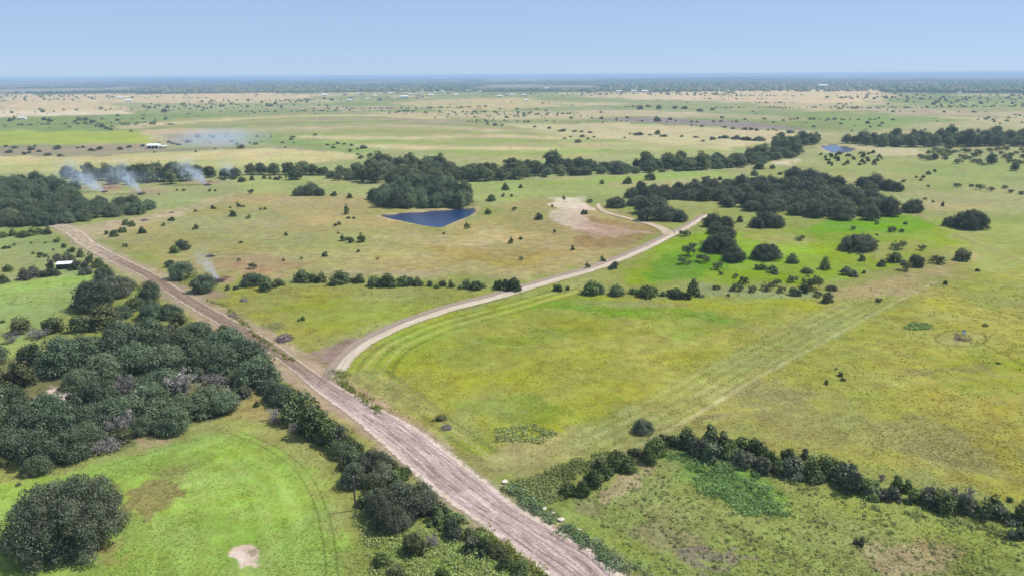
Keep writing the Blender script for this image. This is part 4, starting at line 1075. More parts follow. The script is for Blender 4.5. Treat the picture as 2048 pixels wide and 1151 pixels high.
# ------------------------------------------------------------------ oak grove by the pond, creek trees, far left wood
fill([(738, 410), (758, 392), (800, 376), (870, 372), (915, 386), (938, 408), (926, 416), (850, 418), (770, 416)], 7.2, (10, 14), 'oak', 'live oak in the dense grove behind the blue pond', 'oaks of the grove behind the pond', 1.2, vary=0.3)
CL = 'leafy green tree in the long creek belt crossing the middle distance'; CG = 'trees of the creek belt'
fill([(690, 352), (740, 332), (810, 326), (880, 334), (960, 350), (1000, 360), (900, 366), (780, 368), (700, 362)], 8.8, (7, 18), ['elm', 'elm', 'oak'], CL, CG, 0.74, name='creek_tree', vary=0.35)
fill([(960, 348), (1080, 336), (1200, 338), (1330, 330), (1470, 322), (1480, 336), (1340, 344), (1180, 350), (1060, 356), (1000, 362)], 8.8, (7, 18), ['elm', 'elm', 'oak'], CL, CG, 0.74, name='creek_tree', vary=0.35)
fill([(1470, 320), (1530, 308), (1590, 306), (1600, 314), (1540, 322), (1480, 336)], 10, (8, 19), ['elm', 'elm', 'oak'], CL, CG, 0.8, name='creek_tree', vary=0.35)
fill([(1545, 290), (1620, 282), (1640, 286), (1600, 294), (1550, 298)], 11, (10, 15), 'elm', 'tree in the clump just left of the distant pond', 'trees left of the distant pond', 1.0)
fill([(1690, 286), (1760, 286), (1860, 284), (2100, 280), (2100, 293), (1860, 294), (1760, 294)], 11, (12, 18), 'elm', 'dark tree in the belt at the right edge beyond the pond', 'trees of the belt beyond the pond', 1.0)
WL = 'dark oak in the woodland at the left edge below the smoke'
fill([(-40, 410), (60, 402), (140, 404), (200, 416), (270, 416), (298, 416), (290, 426), (200, 438), (100, 450), (-40, 458)], 8.6, (10.5, 14.5), 'oak', WL, 'oaks of the left edge woodland', 1.05, name='woodland_oak')
fill([(-40, 368), (60, 368), (110, 370), (150, 380), (150, 392), (120, 396), (-40, 400)], 10, (11, 15), 'oak', WL, 'oaks of the left edge woodland', 1.05, name='woodland_oak')
SL = 'tall dark tree in the belt behind the smoke columns'
mass([(135, 343, 31), (152, 350, 26), (176, 343, 34), (196, 347, 29), (214, 343, 38), (240, 343, 41), (262, 347, 34), (284, 343, 41), (312, 341, 45), (342, 341, 46), (370, 343, 40), (300, 352, 29), (340, 354, 31), (396, 341, 29), (420, 342, 28), (180, 356, 26), (226, 354, 31), (262, 356, 28)],
     SL, 'trees behind the smoke columns', 'elm', 0.95)
row([(448, 345, 22), (468, 344, 26), (500, 338, 24), (522, 336, 28), (548, 338, 26), (578, 336, 28), (602, 334, 32), (590, 346, 28), (626, 338, 26), (646, 340, 22), (660, 348, 18), (680, 344, 26), (676, 352, 18)], 'tree', 'in the belt between smoke and creek grove', 'trees between the smoke and the creek grove', 'elm', 0.85, grow=1.15)
row([(445, 356, 12), (466, 356, 10), (484, 356, 20), (504, 356, 12), (528, 354, 10), (540, 355, 9), (556, 353, 18), (572, 352, 9)], 'dark shrub', 'in front of the thin tree belt', 'shrubs in front of the thin tree belt')
row([(600, 380, 34, 'oak'), (622, 378, 38, 'oak'), (640, 383, 26, 'oak')], 'oak', 'of the small grove in the pasture left of the pond', 'small grove left of the pond', 'oak')

# ------------------------------------------------------------------ bushes scattered in the tan pasture
row([(212, 463, 14), (227, 467, 16), (241, 456, 22), (251, 444, 15), (263, 446, 17), (284, 458, 22)], 'dark juniper', 'of the cluster by the road bend at far left', 'junipers by the far left road bend')
row([(343, 435, 16), (326, 448, 10), (391, 420, 9), (390, 453, 15), (426, 413, 13), (419, 380, 7), (430, 380, 7), (354, 379, 6), (367, 379, 7), (318, 387, 7)], 'dark bush', 'in the pasture below the smoking woods', 'bushes below the smoking woods')
row([(465, 427, 15), (496, 432, 13), (460, 413, 8), (477, 409, 12), (486, 411, 8), (520, 416, 8), (530, 416, 8), (501, 384, 14, 'mesq')], 'dark bush', 'in the open pasture midway to the pond', 'bushes midway to the pond')
row([(668, 386, 15), (699, 391, 14), (692, 420, 22), (697, 434, 8), (707, 434, 9), (670, 448, 10), (678, 446, 9), (677, 464, 6)], 'dark bush', 'just left of the oak grove and pond', 'bushes left of the pond')
row([(572, 467, 9), (482, 482, 10), (650, 507, 15), (717, 500, 11), (688, 474, 20), (701, 477, 20), (724, 474, 26), (603, 516, 9, 'mesq'), (567, 519, 8, 'mesq'), (478, 519, 10, 'mesq'), (755, 516, 7, 'mesq')], 'small bush', 'in the tan pasture below the pond', 'bushes in the tan pasture below the pond')
row([(888, 465, 8), (935, 451, 16), (976, 421, 17), (982, 395, 19), (1011, 373, 19), (1041, 373, 9), (1006, 390, 9), (1023, 390, 8), (1029, 417, 12, 'mesq')], 'dark bush', 'to the right of the blue pond', 'bushes right of the pond')
row([(1078, 433, 16), (1105, 410, 9), (1169, 422, 17), (1179, 400, 16, 'mesq'), (1109, 461, 10), (1042, 474, 12), (1021, 481, 15), (1043, 515, 13, 'mesq'), (1146, 495, 12), (1128, 395, 10)], 'dark bush', 'around the pale sandy scar', 'bushes around the sandy scar')
row([(251, 490, 12, 'mesq')], 'small scraggly bush', 'beside the dirt road at far left', None)
row([(364, 490, 34, 'oak', 0.9), (349, 496, 24, 'cedar')], 'blue-green bush', 'of the pair above the near burn pile', 'pair of bushes above the near burn pile')
row([(340, 527, 22, 'oak'), (364, 540, 56, 'oak'), (407, 566, 54, 'oak'), (455, 575, 12, 'cedar'), (472, 574, 12, 'cedar')], 'tree', 'beside the near smoking burn pile', 'trees beside the near burn pile')
row([(602, 635, 14, 'cedar', 1.1)], 'single dark juniper', 'in the yellow-green field below the middle hedge', None)
row([(880, 834, 30, 'olive', 0.5)], 'low green bush', 'beside a brown brush heap in the main field', None)
# upper right scatter
row([(1480, 352, 18), (1510, 345, 16), (1390, 362, 16, 'mesq'), (1412, 358, 18, 'mesq'), (1355, 372, 16), (1300, 352, 22), (1255, 360, 20), (1325, 376, 12), (1280, 366, 10), (1205, 362, 14), (1560, 345, 12), (1545, 332, 14), (1518, 330, 22), (1440, 356, 12)], 'bush', 'between the creek belt and the big motte', 'bushes between creek belt and motte')
row([(1833, 353, 8), (1848, 352, 10), (1858, 345, 12), (1870, 340, 10), (1842, 358, 9), (1857, 371, 10, 'mesq'), (1807, 362, 9, 'mesq'), (1915, 370, 14, 'mesq'), (1943, 371, 10, 'mesq'), (1960, 374, 18, 'mesq'), (1983, 377, 16, 'mesq'), (2010, 374, 12, 'mesq'), (2022, 382, 12, 'mesq'), (2044, 385, 14, 'mesq'), (1886, 407, 14), (1866, 402, 8), (1850, 398, 8, 'mesq')], 'small tree', 'on the slope at upper right above the isolated oak', 'small trees on the upper right slope')
fill([(1640, 310), (1760, 304), (1770, 330), (1650, 332)], 9, (3.5, 6), 'cedar', 'dark bush dotting the slope below the distant pond', 'bushes below the distant pond', 1.0, mx=34)
fill([(1800, 305), (1900, 300), (2100, 300), (2100, 340), (1960, 334), (1840, 322)], 9, (7, 11), 'mesq', 'pale scrub tree in the grey-green brush at right', 'scrub trees at the right edge', 0.7, name='scrub_tree', mx=55)
row([(1984, 318, 22, 'elm'), (1870, 312, 16, 'elm'), (2030, 332, 20, 'elm')], 'rounded tree', 'among the pale scrub at upper right', 'rounded trees in the right scrub')

# far left of the road
row([(5, 466, 22), (25, 463, 22), (45, 465, 24), (62, 462, 22), (78, 460, 20), (95, 461, 20)], 'dark bush', 'of the hedge at the left edge above the shed', 'hedge at the left edge above the shed')
row([(113, 478, 16), (126, 488, 18), (143, 497, 20), (160, 506, 20), (178, 516, 24), (195, 524, 26), (208, 532, 26)], 'bush', 'of the row along the upper dirt road', 'bushes along the upper dirt road')
row([(12, 492, 14), (27, 488, 9), (61, 484, 8), (84, 507, 19), (106, 498, 7), (15, 535, 20), (5, 556, 24), (5, 640, 12), (90, 484, 7), (157, 549, 6), (66, 505, 7)], 'bush', 'in the paddock at the left edge near the shed', 'bushes in the left edge paddock')
row([(48, 545, 34), (68, 540, 30), (100, 528, 30), (98, 540, 30), (158, 525, 32), (170, 536, 30), (136, 514, 24), (116, 512, 22)], 'shrubby tree', 'crowding round the white-roofed shed', 'trees round the white-roofed shed', 'dark', 1.1)

# ------------------------------------------------------------------ trees on the far plain, the largest one by one
row([(185, 241, 13), (195, 246, 14), (205, 250, 14), (213, 254, 12), (222, 257, 10), (160, 235, 18), (170, 236, 14), (100, 238, 16), (90, 236, 12), (235, 239, 8), (262, 260, 8), (332, 234, 7), (329, 220, 14), (150, 242, 9), (20, 238, 14), (28, 236, 10)], 'distant tree', 'beyond the yellow-green field', 'trees beyond the yellow-green field', 'far')
row([(11, 290, 11), (29, 292, 13), (17, 299, 18), (61, 295, 15), (47, 304, 14), (78, 300, 11), (96, 306, 15), (120, 307, 16), (114, 292, 18), (155, 293, 10), (166, 292, 10), (184, 295, 18), (200, 294, 14), (240, 294, 15), (259, 291, 12), (285, 289, 12), (70, 290, 9), (58, 303, 10)], 'distant tree', 'along the near edge of the yellow-green field', 'trees along the yellow-green field', 'fard')
row([(376, 280, 15), (338, 282, 11), (357, 286, 12), (309, 303, 7), (391, 301, 8), (482, 290, 18), (430, 296, 8), (346, 285, 9), (500, 284, 8)], 'distant tree', 'near the white barn', 'trees near the white barn', 'fard')
row([(565, 283, 9), (676, 284, 11), (688, 286, 9), (703, 288, 10), (740, 308, 14), (722, 312, 14), (716, 306, 10), (655, 288, 8), (630, 268, 8), (585, 272, 12), (715, 296, 8), (700, 300, 9), (760, 304, 9)], 'distant tree', 'on the green slope left of the creek', 'trees on the slope left of the creek', 'far')
row([(1124, 257, 17), (1099, 254, 10), (1069, 252, 8), (1150, 260, 11), (1163, 261, 10), (1180, 262, 11), (1165, 271, 10), (1156, 279, 17), (1129, 275, 8), (1141, 272, 7), (1188, 272, 8), (1176, 276, 7), (990, 247, 12), (975, 246, 9), (1005, 248, 9)], 'distant tree', 'in the pale fields beyond the creek', 'trees in the pale fields beyond the creek', 'fard')
row([(1277, 266, 20, 'fard', 0.6), (1260, 266, 8), (1250, 274, 7), (1300, 268, 12, 'fard', 0.6), (1328, 270, 16, 'fard', 0.6), (1364, 270, 11), (1392, 272, 16, 'fard', 0.6), (1406, 280, 9), (1425, 274, 16), (1440, 273, 12), (1451, 271, 16), (1471, 271, 22), (1484, 274, 16), (1496, 273, 22), (1521, 274, 22), (1510, 276, 16)], 'distant tree', 'in the line left of the far pond', 'line of trees left of the far pond', 'fard')
row([(1315, 261, 15, 'far', 1.5)], 'tall round tree', 'rising alone from the distant fence line', None, 'far', 1.5)
row([(1383, 249, 7), (1404, 250, 10), (1449, 252, 9), (1466, 254, 11), (1490, 255, 13), (1502, 256, 12), (1514, 257, 12), (1536, 258, 8), (1553, 259, 8), (1580, 261, 16), (1600, 263, 13)], 'distant tree', 'edging the grey-purple field', 'trees edging the grey-purple field', 'fard')
row([(1315, 237, 17), (1340, 236, 12), (1284, 240, 8), (1233, 237, 7), (1203, 235, 9), (1184, 234, 8), (1280, 212, 14, 'far', 1.4), (1296, 210, 12), (1318, 211, 16, 'far', 1.3), (1350, 213, 12), (1370, 214, 12), (1400, 218, 14), (1425, 217, 10)], 'faraway tree', 'on the hazy plain right of centre', 'trees on the hazy plain', 'far')

# ------------------------------------------------------------------ buildings
def gable(mb, w, d, z0, z1, over=0.5, t=0.12):
    """two sloping roof slabs, ridge along x"""
    x0, x1 = -w / 2 - over, w / 2 + over
    for sgn in (-1, 1):
        y0, y1 = 0.0, sgn * (d / 2 + over); ze = z0 - (z1 - z0) * over / (d / 2)
        v = [(x0, y0, z1), (x1, y0, z1), (x1, y1, ze), (x0, y1, ze), (x0, y0, z1 + t), (x1, y0, z1 + t), (x1, y1, ze + t), (x0, y1, ze + t)]
        mb.add(v, [(0, 1, 2, 3), (4, 7, 6, 5), (0, 4, 5, 1), (1, 5, 6, 2), (2, 6, 7, 3), (3, 7, 4, 0)])
    return mb

def wall_mb(w, d, h, hr):
    mb = MB()
    v = [(-w / 2, -d / 2, -0.5), (w / 2, -d / 2, -0.5), (w / 2, d / 2, -0.5), (-w / 2, d / 2, -0.5), (-w / 2, -d / 2, h), (w / 2, -d / 2, h), (w / 2, d / 2, h), (-w / 2, d / 2, h), (-w / 2, 0, hr), (w / 2, 0, hr)]
    return mb.add(v, [(0, 3, 2, 1), (0, 1, 5, 4), (2, 3, 7, 6), (1, 2, 6, 9, 5), (3, 0, 4, 8, 7), (4, 5, 9, 8), (6, 7, 8, 9)])

HOUSE = []
for w, d, h, hr, wm, rm in ((16, 10, 3.2, 5.6, 'wall_pale', 'white_metal'), (15, 11, 3.2, 5.8, 'wall_tan', 'roof_grey'), (20, 12, 4.2, 6.2, 'white_metal', 'white_metal')):
    parts = [('wall', wall_mb(w, d, h, hr - 0.05).mesh('wall', M[wm])), ('roof', gable(MB(), w, d, h + 0.05, hr).mesh('roof', M[rm])),
             ('door', MB().box(-0.6, 0.6, -d / 2 - 0.06, -d / 2 + 0.02, 0, 2.2).mesh('door', M['dark_fill']))]
    for q in (-0.3, 0.3):
        parts.append(('window', MB().box(q * w - 0.9, q * w + 0.9, -d / 2 - 0.05, -d / 2 + 0.02, 1.0, 2.3).mesh('window', M['dark_fill'])))
    HOUSE.append((w, parts))

def house(px, py, w_px, var, rz, label, group, name='house', cat='house'):
    p = up(px, py); W = 1.35 * w_px / FPX * depth(p); w, parts = HOUSE[var]
    o = empty(name, (p[0], p[1], gz(p)), rz); s = W / w; o.scale = (s, s, s)
    for n, me in parts: link(bpy.data.objects.new(n, me), o)
    return tag(o, label, cat, group)

town = [(628, 182, 6, 0), (640, 184, 5, 0), (649, 192, 8, 0), (690, 191, 6, 1), (704, 197, 7, 1), (716, 189, 6, 0), (700, 202, 7, 0), (724, 191, 6, 1), (770, 187, 6, 1), (780, 188, 5, 0), (795, 187, 6, 1), (806, 182, 6, 0), (808, 196, 11, 2),
        (818, 184, 5, 1), (838, 193, 6, 1), (862, 192, 7, 0), (885, 184, 6, 0), (898, 185, 5, 1), (912, 191, 6, 0), (938, 183, 7, 2), (960, 184, 5, 0), (985, 189, 6, 1), (1000, 194, 7, 0), (1012, 192, 6, 1), (1025, 191, 6, 0), (1048, 191, 6, 0), (750, 193, 6, 0), (760, 199, 7, 1), (735, 199, 6, 0), (776, 197, 6, 1), (822, 190, 6, 0), (845, 185, 5, 0), (870, 186, 5, 0)]
for px, py, w, k in town:
    house(px, py, w, k, random.uniform(-0.5, 0.5), 'tiny pale house of the far town on the hazy plain', 'houses of the far town')
house(1094, 179, 8, 2, 0.1, 'white shed standing right of the far town', None)
row_h = [(1238, 184, 8), (1268, 184, 8), (1290, 184, 9)]
for (px, py, w), nm in zip(row_h, ('leftmost', 'middle', 'rightmost')):
    house(px, py, w, 2, 0.05, f'{nm} long white shed of the three at the far tan field', 'three far white sheds', 'farm_shed', 'shed')
for (px, py, w), nm in zip([(241, 197, 7), (251, 195, 5), (258, 203, 8)], ('leftmost', 'middle', 'rightmost')):
    house(px, py, w, 0, 0.2, f'{nm} pale farmhouse of three in the far left trees', 'far left farmhouses', 'farmhouse', 'house')
house(45, 238, 10, 2, 0.1, 'white farm shed among trees at far left', None, 'farm_shed', 'shed')
house(1052, 202, 6, 0, 0.0, 'small pale house alone in the green far field', None)
for (px, py, w), nm in zip([(1930, 183, 9), (1918, 187, 6), (1645, 174, 12)], ('larger pale shed', 'smaller pale shed', 'long pale shed')):
    house(px, py, w, 2, 0.0, f'{nm} in the hazy country at far right', 'far right sheds', 'farm_shed', 'shed')

# white barn with lean-to below the yellow-green field
p = up(316, 296); s = 36 / FPX * depth(p) / 24.0
bn = empty('barn', (p[0], p[1], gz(p)), 0.12); bn.scale = (s, s, s)
tag(bn, 'long white metal barn with dark open bays below the yellow-green field', 'barn')
wall_mb(15, 12, 4.2, 6.0).build('wall', M['white_metal'], bn).location.x = -4.5
gable(MB(), 15, 12, 4.25, 6.1, 0.6).build('roof', M['white_metal'], bn).location.x = -4.5
for q in (-9.0, -4.5, 0.0):
    MB().box(q - 1.9, q + 1.9, -6.07, -5.98, 0, 3.4).build('bay_shade_panel', M['dark_fill'], bn)  # dark panel on the closed wall, shade of the bay put into its colour
lt = MB(); lt.add([(3.6, -5.5, 3.4), (12.0, -5.5, 3.0), (12.0, 5.5, 3.0), (3.6, 5.5, 3.4), (3.6, -5.5, 3.52), (12.0, -5.5, 3.12), (12.0, 5.5, 3.12), (3.6, 5.5, 3.52)], [(0, 3, 2, 1), (4, 5, 6, 7), (0, 1, 5, 4), (1, 2, 6, 5), (2, 3, 7, 6), (3, 0, 4, 7)])
lt.build('lean_to_roof', M['white_metal'], bn)
for x in (6.4, 9.0, 11.8):
    for y in (-5.2, 5.2): MB().box(x - 0.12, x + 0.12, y - 0.12, y + 0.12, -0.5, 3.1).build('post', M['steel'], bn)

# small white-roofed shed at left
p = up(131, 536); s = 30 / FPX * depth(p) / 7.0
sh = empty('shed', (p[0], p[1], gz(p)), 0.22); sh.scale = (s, s, s)
tag(sh, 'small open shed with a white metal roof among the shrubs at left', 'shed')
r = MB(); r.add([(-3.5, -2.0, 2.5), (3.5, -2.0, 2.5), (3.5, 1.6, 3.1), (-3.5, 1.6, 3.1), (-3.5, -2.0, 2.58), (3.5, -2.0, 2.58), (3.5, 1.6, 3.18), (-3.5, 1.6, 3.18)], [(0, 3, 2, 1), (4, 5, 6, 7), (0, 1, 5, 4), (1, 2, 6, 5), (2, 3, 7, 6), (3, 0, 4, 7)])
r.build('roof', M['white_metal'], sh)
MB().box(-3.2, 3.2, 1.2, 1.3, -0.3, 3.0).build('back_wall', M['roof_grey'], sh)
for x in (-3.2, 3.2): MB().box(x - 0.05, x + 0.05, -1.6, 1.19, -0.3, 2.45).build('side_wall', M['roof_grey'], sh)
for x in (-3.1, -1.0, 1.0, 3.1): MB().box(x - 0.08, x + 0.08, -1.88, -1.72, -0.3, 2.46).build('post', M['bark'], sh)

# ------------------------------------------------------------------ pole, feeder, rocks, brush heaps
p = up(711, 1017); hp = 66 / FPX * depth(p) / 0.86
up_ = empty('utility_pole', (p[0], p[1], gz(p)))
tag(up_, 'dark wooden utility pole standing in front of the roadside oaks', 'pole')
MB().tube([(0, 0, -0.8), (0, 0, hp * 0.5), (0, 0, hp)], [0.17, 0.15, 0.12], 10).build('shaft', M['pole'], up_, True)
MB().tube([(0, 0, hp), (0, 0, hp + 0.06)], [0.13, 0.08], 10).build('cap', M['steel'], up_)
MB().tube([(0.15, -0.05, 0.0), (0.16, -0.05, 2.4)], [0.03, 0.03], 6).build('conduit', M['steel'], up_)

p = up(1926, 679)
fd = empty('deer_feeder', (p[0], p[1], gz(p)), 0.4)
tag(fd, 'small tripod game feeder with pale barrel inside a worn grass circle', 'feeder')
bb = MB(); bb.tube([(0, 0, 1.25), (0, 0, 1.5), (0, 0, 2.5), (0, 0, 2.56)], [0.18, 0.48, 0.48, 0.40], 14).build('barrel', M['white_metal'], fd, True)
MB().tube([(0, 0, 2.57), (0, 0, 2.78), (0, 0, 2.84)], [0.62, 0.40, 0.04], 14).build('lid', M['green_paint'], fd)
MB().tube([(0, 0, 1.02), (0, 0, 1.24)], [0.12, 0.12], 10).build('spinner', M['steel'], fd)
for k in range(3):
    a = 2 * math.pi * k / 3
    MB().tube([(1.15 * math.cos(a), 1.15 * math.sin(a), -0.1), (0.46 * math.cos(a), 0.46 * math.sin(a), 2.3)], [0.045, 0.045], 6).build('leg', M['steel'], fd)
for k in range(8):                                       # welded panels round the feeder
    a0, a1 = 2 * math.pi * k / 8, 2 * math.pi * (k + 1) / 8
    pn = MB()
    for z in (0.15, 0.45, 0.75):
        pn.tube([(2.3 * math.cos(a0), 2.3 * math.sin(a0), z), (2.3 * math.cos(a1), 2.3 * math.sin(a1), z)], [0.035, 0.035], 4)
    pn.tube([(2.3 * math.cos(a0), 2.3 * math.sin(a0), -0.1), (2.3 * math.cos(a0), 2.3 * math.sin(a0), 0.95)], [0.05, 0.05], 5)
    pn.build('panel', M['green_paint'], fd)

ROCKS = []
def rock_mesh(seed, sx, sy, sz):
    r = np.random.default_rng(seed)
    import bmesh
    bm = bmesh.new(); bmesh.ops.create_icosphere(bm, subdivisions=2, radius=1.0)
    k = r.normal(0, 1, (9, 3)); k /= np.linalg.norm(k, axis=1)[:, None]; cut = r.uniform(0.55, 0.9, 9)
    for v in bm.verts:
        c = np.array(v.co)
        for n_, d_ in zip(k, cut):
            e = c @ n_
            if e > d_: c = c - n_ * (e - d_) * 0.92
        c = c * (1 + r.normal(0, 0.05)); v.co = c * np.array([sx, sy, sz])
    me = bpy.data.meshes.new('rock'); bm.to_mesh(me); bm.free(); me.materials.append(M['rock']); return me
for i, (px, py, w, lab) in enumerate([(1010, 960, 19, 'flat white limestone slab lying alone by the field corner'), (1003, 966, 6, 'small white stone beside the flat slab at the field corner'),
        (1088, 1013, 14, 'pale flat rock half hidden in roadside weeds'), (1122, 1037, 19, 'larger cream rock in the weeds along the road'),
        (1106, 1022, 11, 'small cream rock between two larger roadside rocks'), (1160, 1056, 11, 'pale rock in the weeds nearest the soil patch'), (1192, 1075, 12, 'pale rock farthest down the roadside weeds')]):
    p = up(px, py); W = w / FPX * depth(p)
    ROCKS.append((p[0], p[1] - 0.4 * W, W * 0.75))
    o = link(bpy.data.objects.new('limestone_rock', rock_mesh(i, W / 2, W / 2.8, W / 5.5)))
    o.location = (p[0], p[1], gz(p) + W * 0.10); o.rotation_euler = (random.uniform(-.1, .1), random.uniform(-.1, .1), random.uniform(0, 3))
    tag(o, lab, 'rock', 'roadside rocks')

def brush_pile(px, py, w, lab, mat='deadwood', flat=0.28, n=70):
    p = up(px, py); W = w / FPX * depth(p); mb = MB()
    for k in range(n):
        a = random.uniform(0, 6.283); q = W * 0.42 * random.random() ** 0.6; z = W * flat * random.random() * (1 - (2 * q / W) ** 2) + 0.1
        c = Vector((q * math.cos(a), q * math.sin(a), z)); d = Vector((random.uniform(-1, 1), random.uniform(-1, 1), random.uniform(-.35, .45))).normalized() * W * random.uniform(0.10, 0.26)
        r = W * random.uniform(0.006, 0.016)
        mb.tube([c - d, c + Vector((0, 0, 0.08)), c + d], [r, r * 0.9, r * 0.4], 5)
    hp_ = MB()
    o = mb.build('brush_pile', M[mat]); o.location = (p[0], p[1], gz(p))
    core = MB(); ns = 12
    ring = [[(W * s * 0.5 * (0.85 + 0.3 * random.random()) * math.cos(2 * math.pi * k / ns), W * s * 0.5 * (0.85 + 0.3 * random.random()) * math.sin(2 * math.pi * k / ns), z * W * flat * random.uniform(0.7, 1.2)) for k in range(ns)] for s, z in ((0.8, -0.1), (0.6, 0.45), (0.25, 0.75))]
    v = [q for r_ in ring for q in r_] + [(0, 0, W * flat * 0.8)]
    f = [(i * ns + k, i * ns + (k + 1) % ns, (i + 1) * ns + (k + 1) % ns, (i + 1) * ns + k) for i in range(2) for k in range(ns)] + [(2 * ns + k, 2 * ns + (k + 1) % ns, 3 * ns) for k in range(ns)]
    core.add(v, f).build('litter', M[mat], o, True)
    return tag(o, lab, 'brush pile', 'brush piles')
brush_pile(568, 678, 40, 'large red-brown heap of cut brush in the field by the dirt road', n=110)
brush_pile(487, 600, 20, 'small brown brush heap below the burn pile')
brush_pile(466, 630, 22, 'flat brush heap touching the edge of the dirt road', flat=0.18)
brush_pile(289, 440, 16, 'low heap of branches in the far left pasture', flat=0.2)
brush_pile(893, 852, 28, 'brown brush heap beside the low green bush in the main field', flat=0.22)
brush_pile(438, 562, 24, 'blackened smoking burn pile beside the two oaks', 'pole')
brush_pile(420, 512, 20, 'charred burn pile on the reddish soil', 'pole', 0.14)
brush_pile(283, 389, 18, 'smoking burn pile at the edge of the left woods', 'pole', 0.2)
brush_pile(209, 385, 14, 'smoking burn pile deepest in the left woods', 'pole', 0.2)
brush_pile(415, 371, 16, 'smoking burn pile below the dense tree belt', 'pole', 0.2)
brush_pile(343, 424, 12, 'low ash heap on the pale bare patch', 'deadwood', 0.15)

# ------------------------------------------------------------------ smoke
b = NB('smoke_air')
tc = b.n('ShaderNodeTexCoord'); sx = b.n('ShaderNodeSeparateXYZ'); b.l(tc.outputs['Object'], sx.inputs[0])
geo = b.n('ShaderNodeNewGeometry'); z_ = sx.outputs[2]
nn = b.noise(geo.outputs['Position'], 0.42, 5.0, 0.65); nl = b.noise(geo.outputs['Position'], 0.16, 3.0, 0.6); nm_ = b.noise(geo.outputs['Position'], 0.21, 2.0, 0.5)
dx = b.math('ADD', sx.outputs[0], b.math('MULTIPLY', b.math('SUBTRACT', nl, 0.5), b.math('MULTIPLY', z_, 2.2)))
dy = b.math('ADD', sx.outputs[1], b.math('MULTIPLY', b.math('SUBTRACT', nm_, 0.5), b.math('MULTIPLY', z_, 2.2)))
x2 = b.math('ADD', b.math('MULTIPLY', dx, dx), b.math('MULTIPLY', dy, dy))
rr_ = b.math('DIVIDE', b.math('SQRT', x2), b.math('ADD', 0.16, b.math('MULTIPLY', z_, 0.84)))
core = b.math('POWER', b.rmp(rr_, 0.0, 0.72, 1.0, 0.0), 1.6)
den = b.math('MULTIPLY', core, b.rmp(nn, 0.36, 0.66))
fade = b.math('POWER', b.math('SUBTRACT', 1.0, z_, True), 1.9)
oi = b.n('ShaderNodeObjectInfo'); sepc = b.n('ShaderNodeSeparateColor'); b.l(oi.outputs['Color'], sepc.inputs[0])
den = b.math('MULTIPLY', b.math('MULTIPLY', den, fade), sepc.outputs[0])
pv = b.n('ShaderNodeVolumePrincipled'); pv.inputs['Color'].default_value = (0.74, 0.85, 1.0, 1)
b.l(den, pv.inputs['Density']); b.l(pv.outputs[0], b.out.inputs['Volume']); M['smoke'] = b.m
cone = MB(); ns = 20
rings = [(0.0, 0.3), (0.25, 0.5), (0.5, 0.7), (0.75, 0.86), (1.0, 1.0)]
cone.add([(r * math.cos(2 * math.pi * k / ns), r * math.sin(2 * math.pi * k / ns), z) for z, r in rings for k in range(ns)],
         [(i * ns + k, i * ns + (k + 1) % ns, (i + 1) * ns + (k + 1) % ns, (i + 1) * ns + k) for i in range(4) for k in range(ns)] + [tuple(range(ns - 1, -1, -1)), tuple(4 * ns + k for k in range(ns))])
cone_me = cone.mesh('smoke_plume', M['smoke'])
def plume(px, py, tx, ty, rpx, dens, lab):
    p = up(px, py); z = depth(p); k = z / FPX
    base = Vector((p[0], p[1], gz(p) + 0.3)); top = base + Vector(((tx - px) * k, -3.0, (py - ty) * k / 0.97))
    ax = top - base
    o = link(bpy.data.objects.new('smoke_plume', cone_me)); o.location = base
    o.rotation_euler = ax.to_track_quat('Z', 'Y').to_euler(); o.scale = (rpx * k, rpx * k, ax.length)
    o.color = (dens, dens, dens, 1)
    tag(o, lab, None, None, 'stuff')
plume(440, 561, 402, 492, 38, 2.0, 'thin white smoke drifting off the near burn pile')
plume(281, 387, 236, 318, 46, 1.25, 'blue-white smoke column at the edge of the left woods')
plume(208, 384, 120, 322, 58, 1.0, 'faint blue smoke spreading over the left woods')
plume(414, 370, 358, 314, 52, 1.2, 'blue-white smoke column against the dense tree belt')
plume(470, 358, 452, 312, 44, 0.6, 'faint smoke at the right end of the belt')
# old smoke hanging over the fields beyond
b = NB('hanging_smoke')
tc = b.n('ShaderNodeTexCoord'); ln = b.n('ShaderNodeVectorMath', operation='LENGTH'); b.l(tc.outputs['Object'], ln.inputs[0])
geo = b.n('ShaderNodeNewGeometry'); nn = b.noise(geo.outputs['Position'], 0.05, 3.0, 0.6)
rr_ = b.math('ADD', ln.outputs['Value'], b.math('MULTIPLY', b.math('SUBTRACT', nn, 0.5), 1.0))
pv = b.n('ShaderNodeVolumePrincipled'); pv.inputs['Color'].default_value = (0.66, 0.78, 1.0, 1)
b.l(b.math('MULTIPLY', b.rmp(rr_, 0.1, 0.9, 1.0, 0.0), 0.013), pv.inputs['Density']); b.l(pv.outputs[0], b.out.inputs['Volume'])
import bmesh
bm = bmesh.new(); bmesh.ops.create_icosphere(bm, subdivisions=3, radius=1.0); me = bpy.data.meshes.new('smoke_bank'); bm.to_mesh(me); bm.free(); me.materials.append(b.m)
p = up(425, 300)
o = link(bpy.data.objects.new('smoke_bank', me)); o.location = (p[0], p[1] + 20, 12); o.scale = (70, 70, 14)
tag(o, 'thin bluish smoke hanging over the fields behind the woods', None, None, 'stuff')
p = up(262, 372)
o = link(bpy.data.objects.new('smoke_bank', me)); o.location = (p[0] - 8, p[1] - 6, 7); o.scale = (46, 22, 9)
tag(o, 'thin bluish smoke lying along the trees of the left woods', None, None, 'stuff')

# ------------------------------------------------------------------ weeds and grass that nobody could count
def soil_at(x, y):
    r = np.hypot(x, y); a = np.arctan2(x, y)
    ia = np.clip(np.searchsorted(ang, a), 0, NA - 1); ir = np.clip(np.searchsorted(rad, r), 0, NR - 1)
    k = 1 + ir * NA + ia
    return COL[k], ROUGH[k]

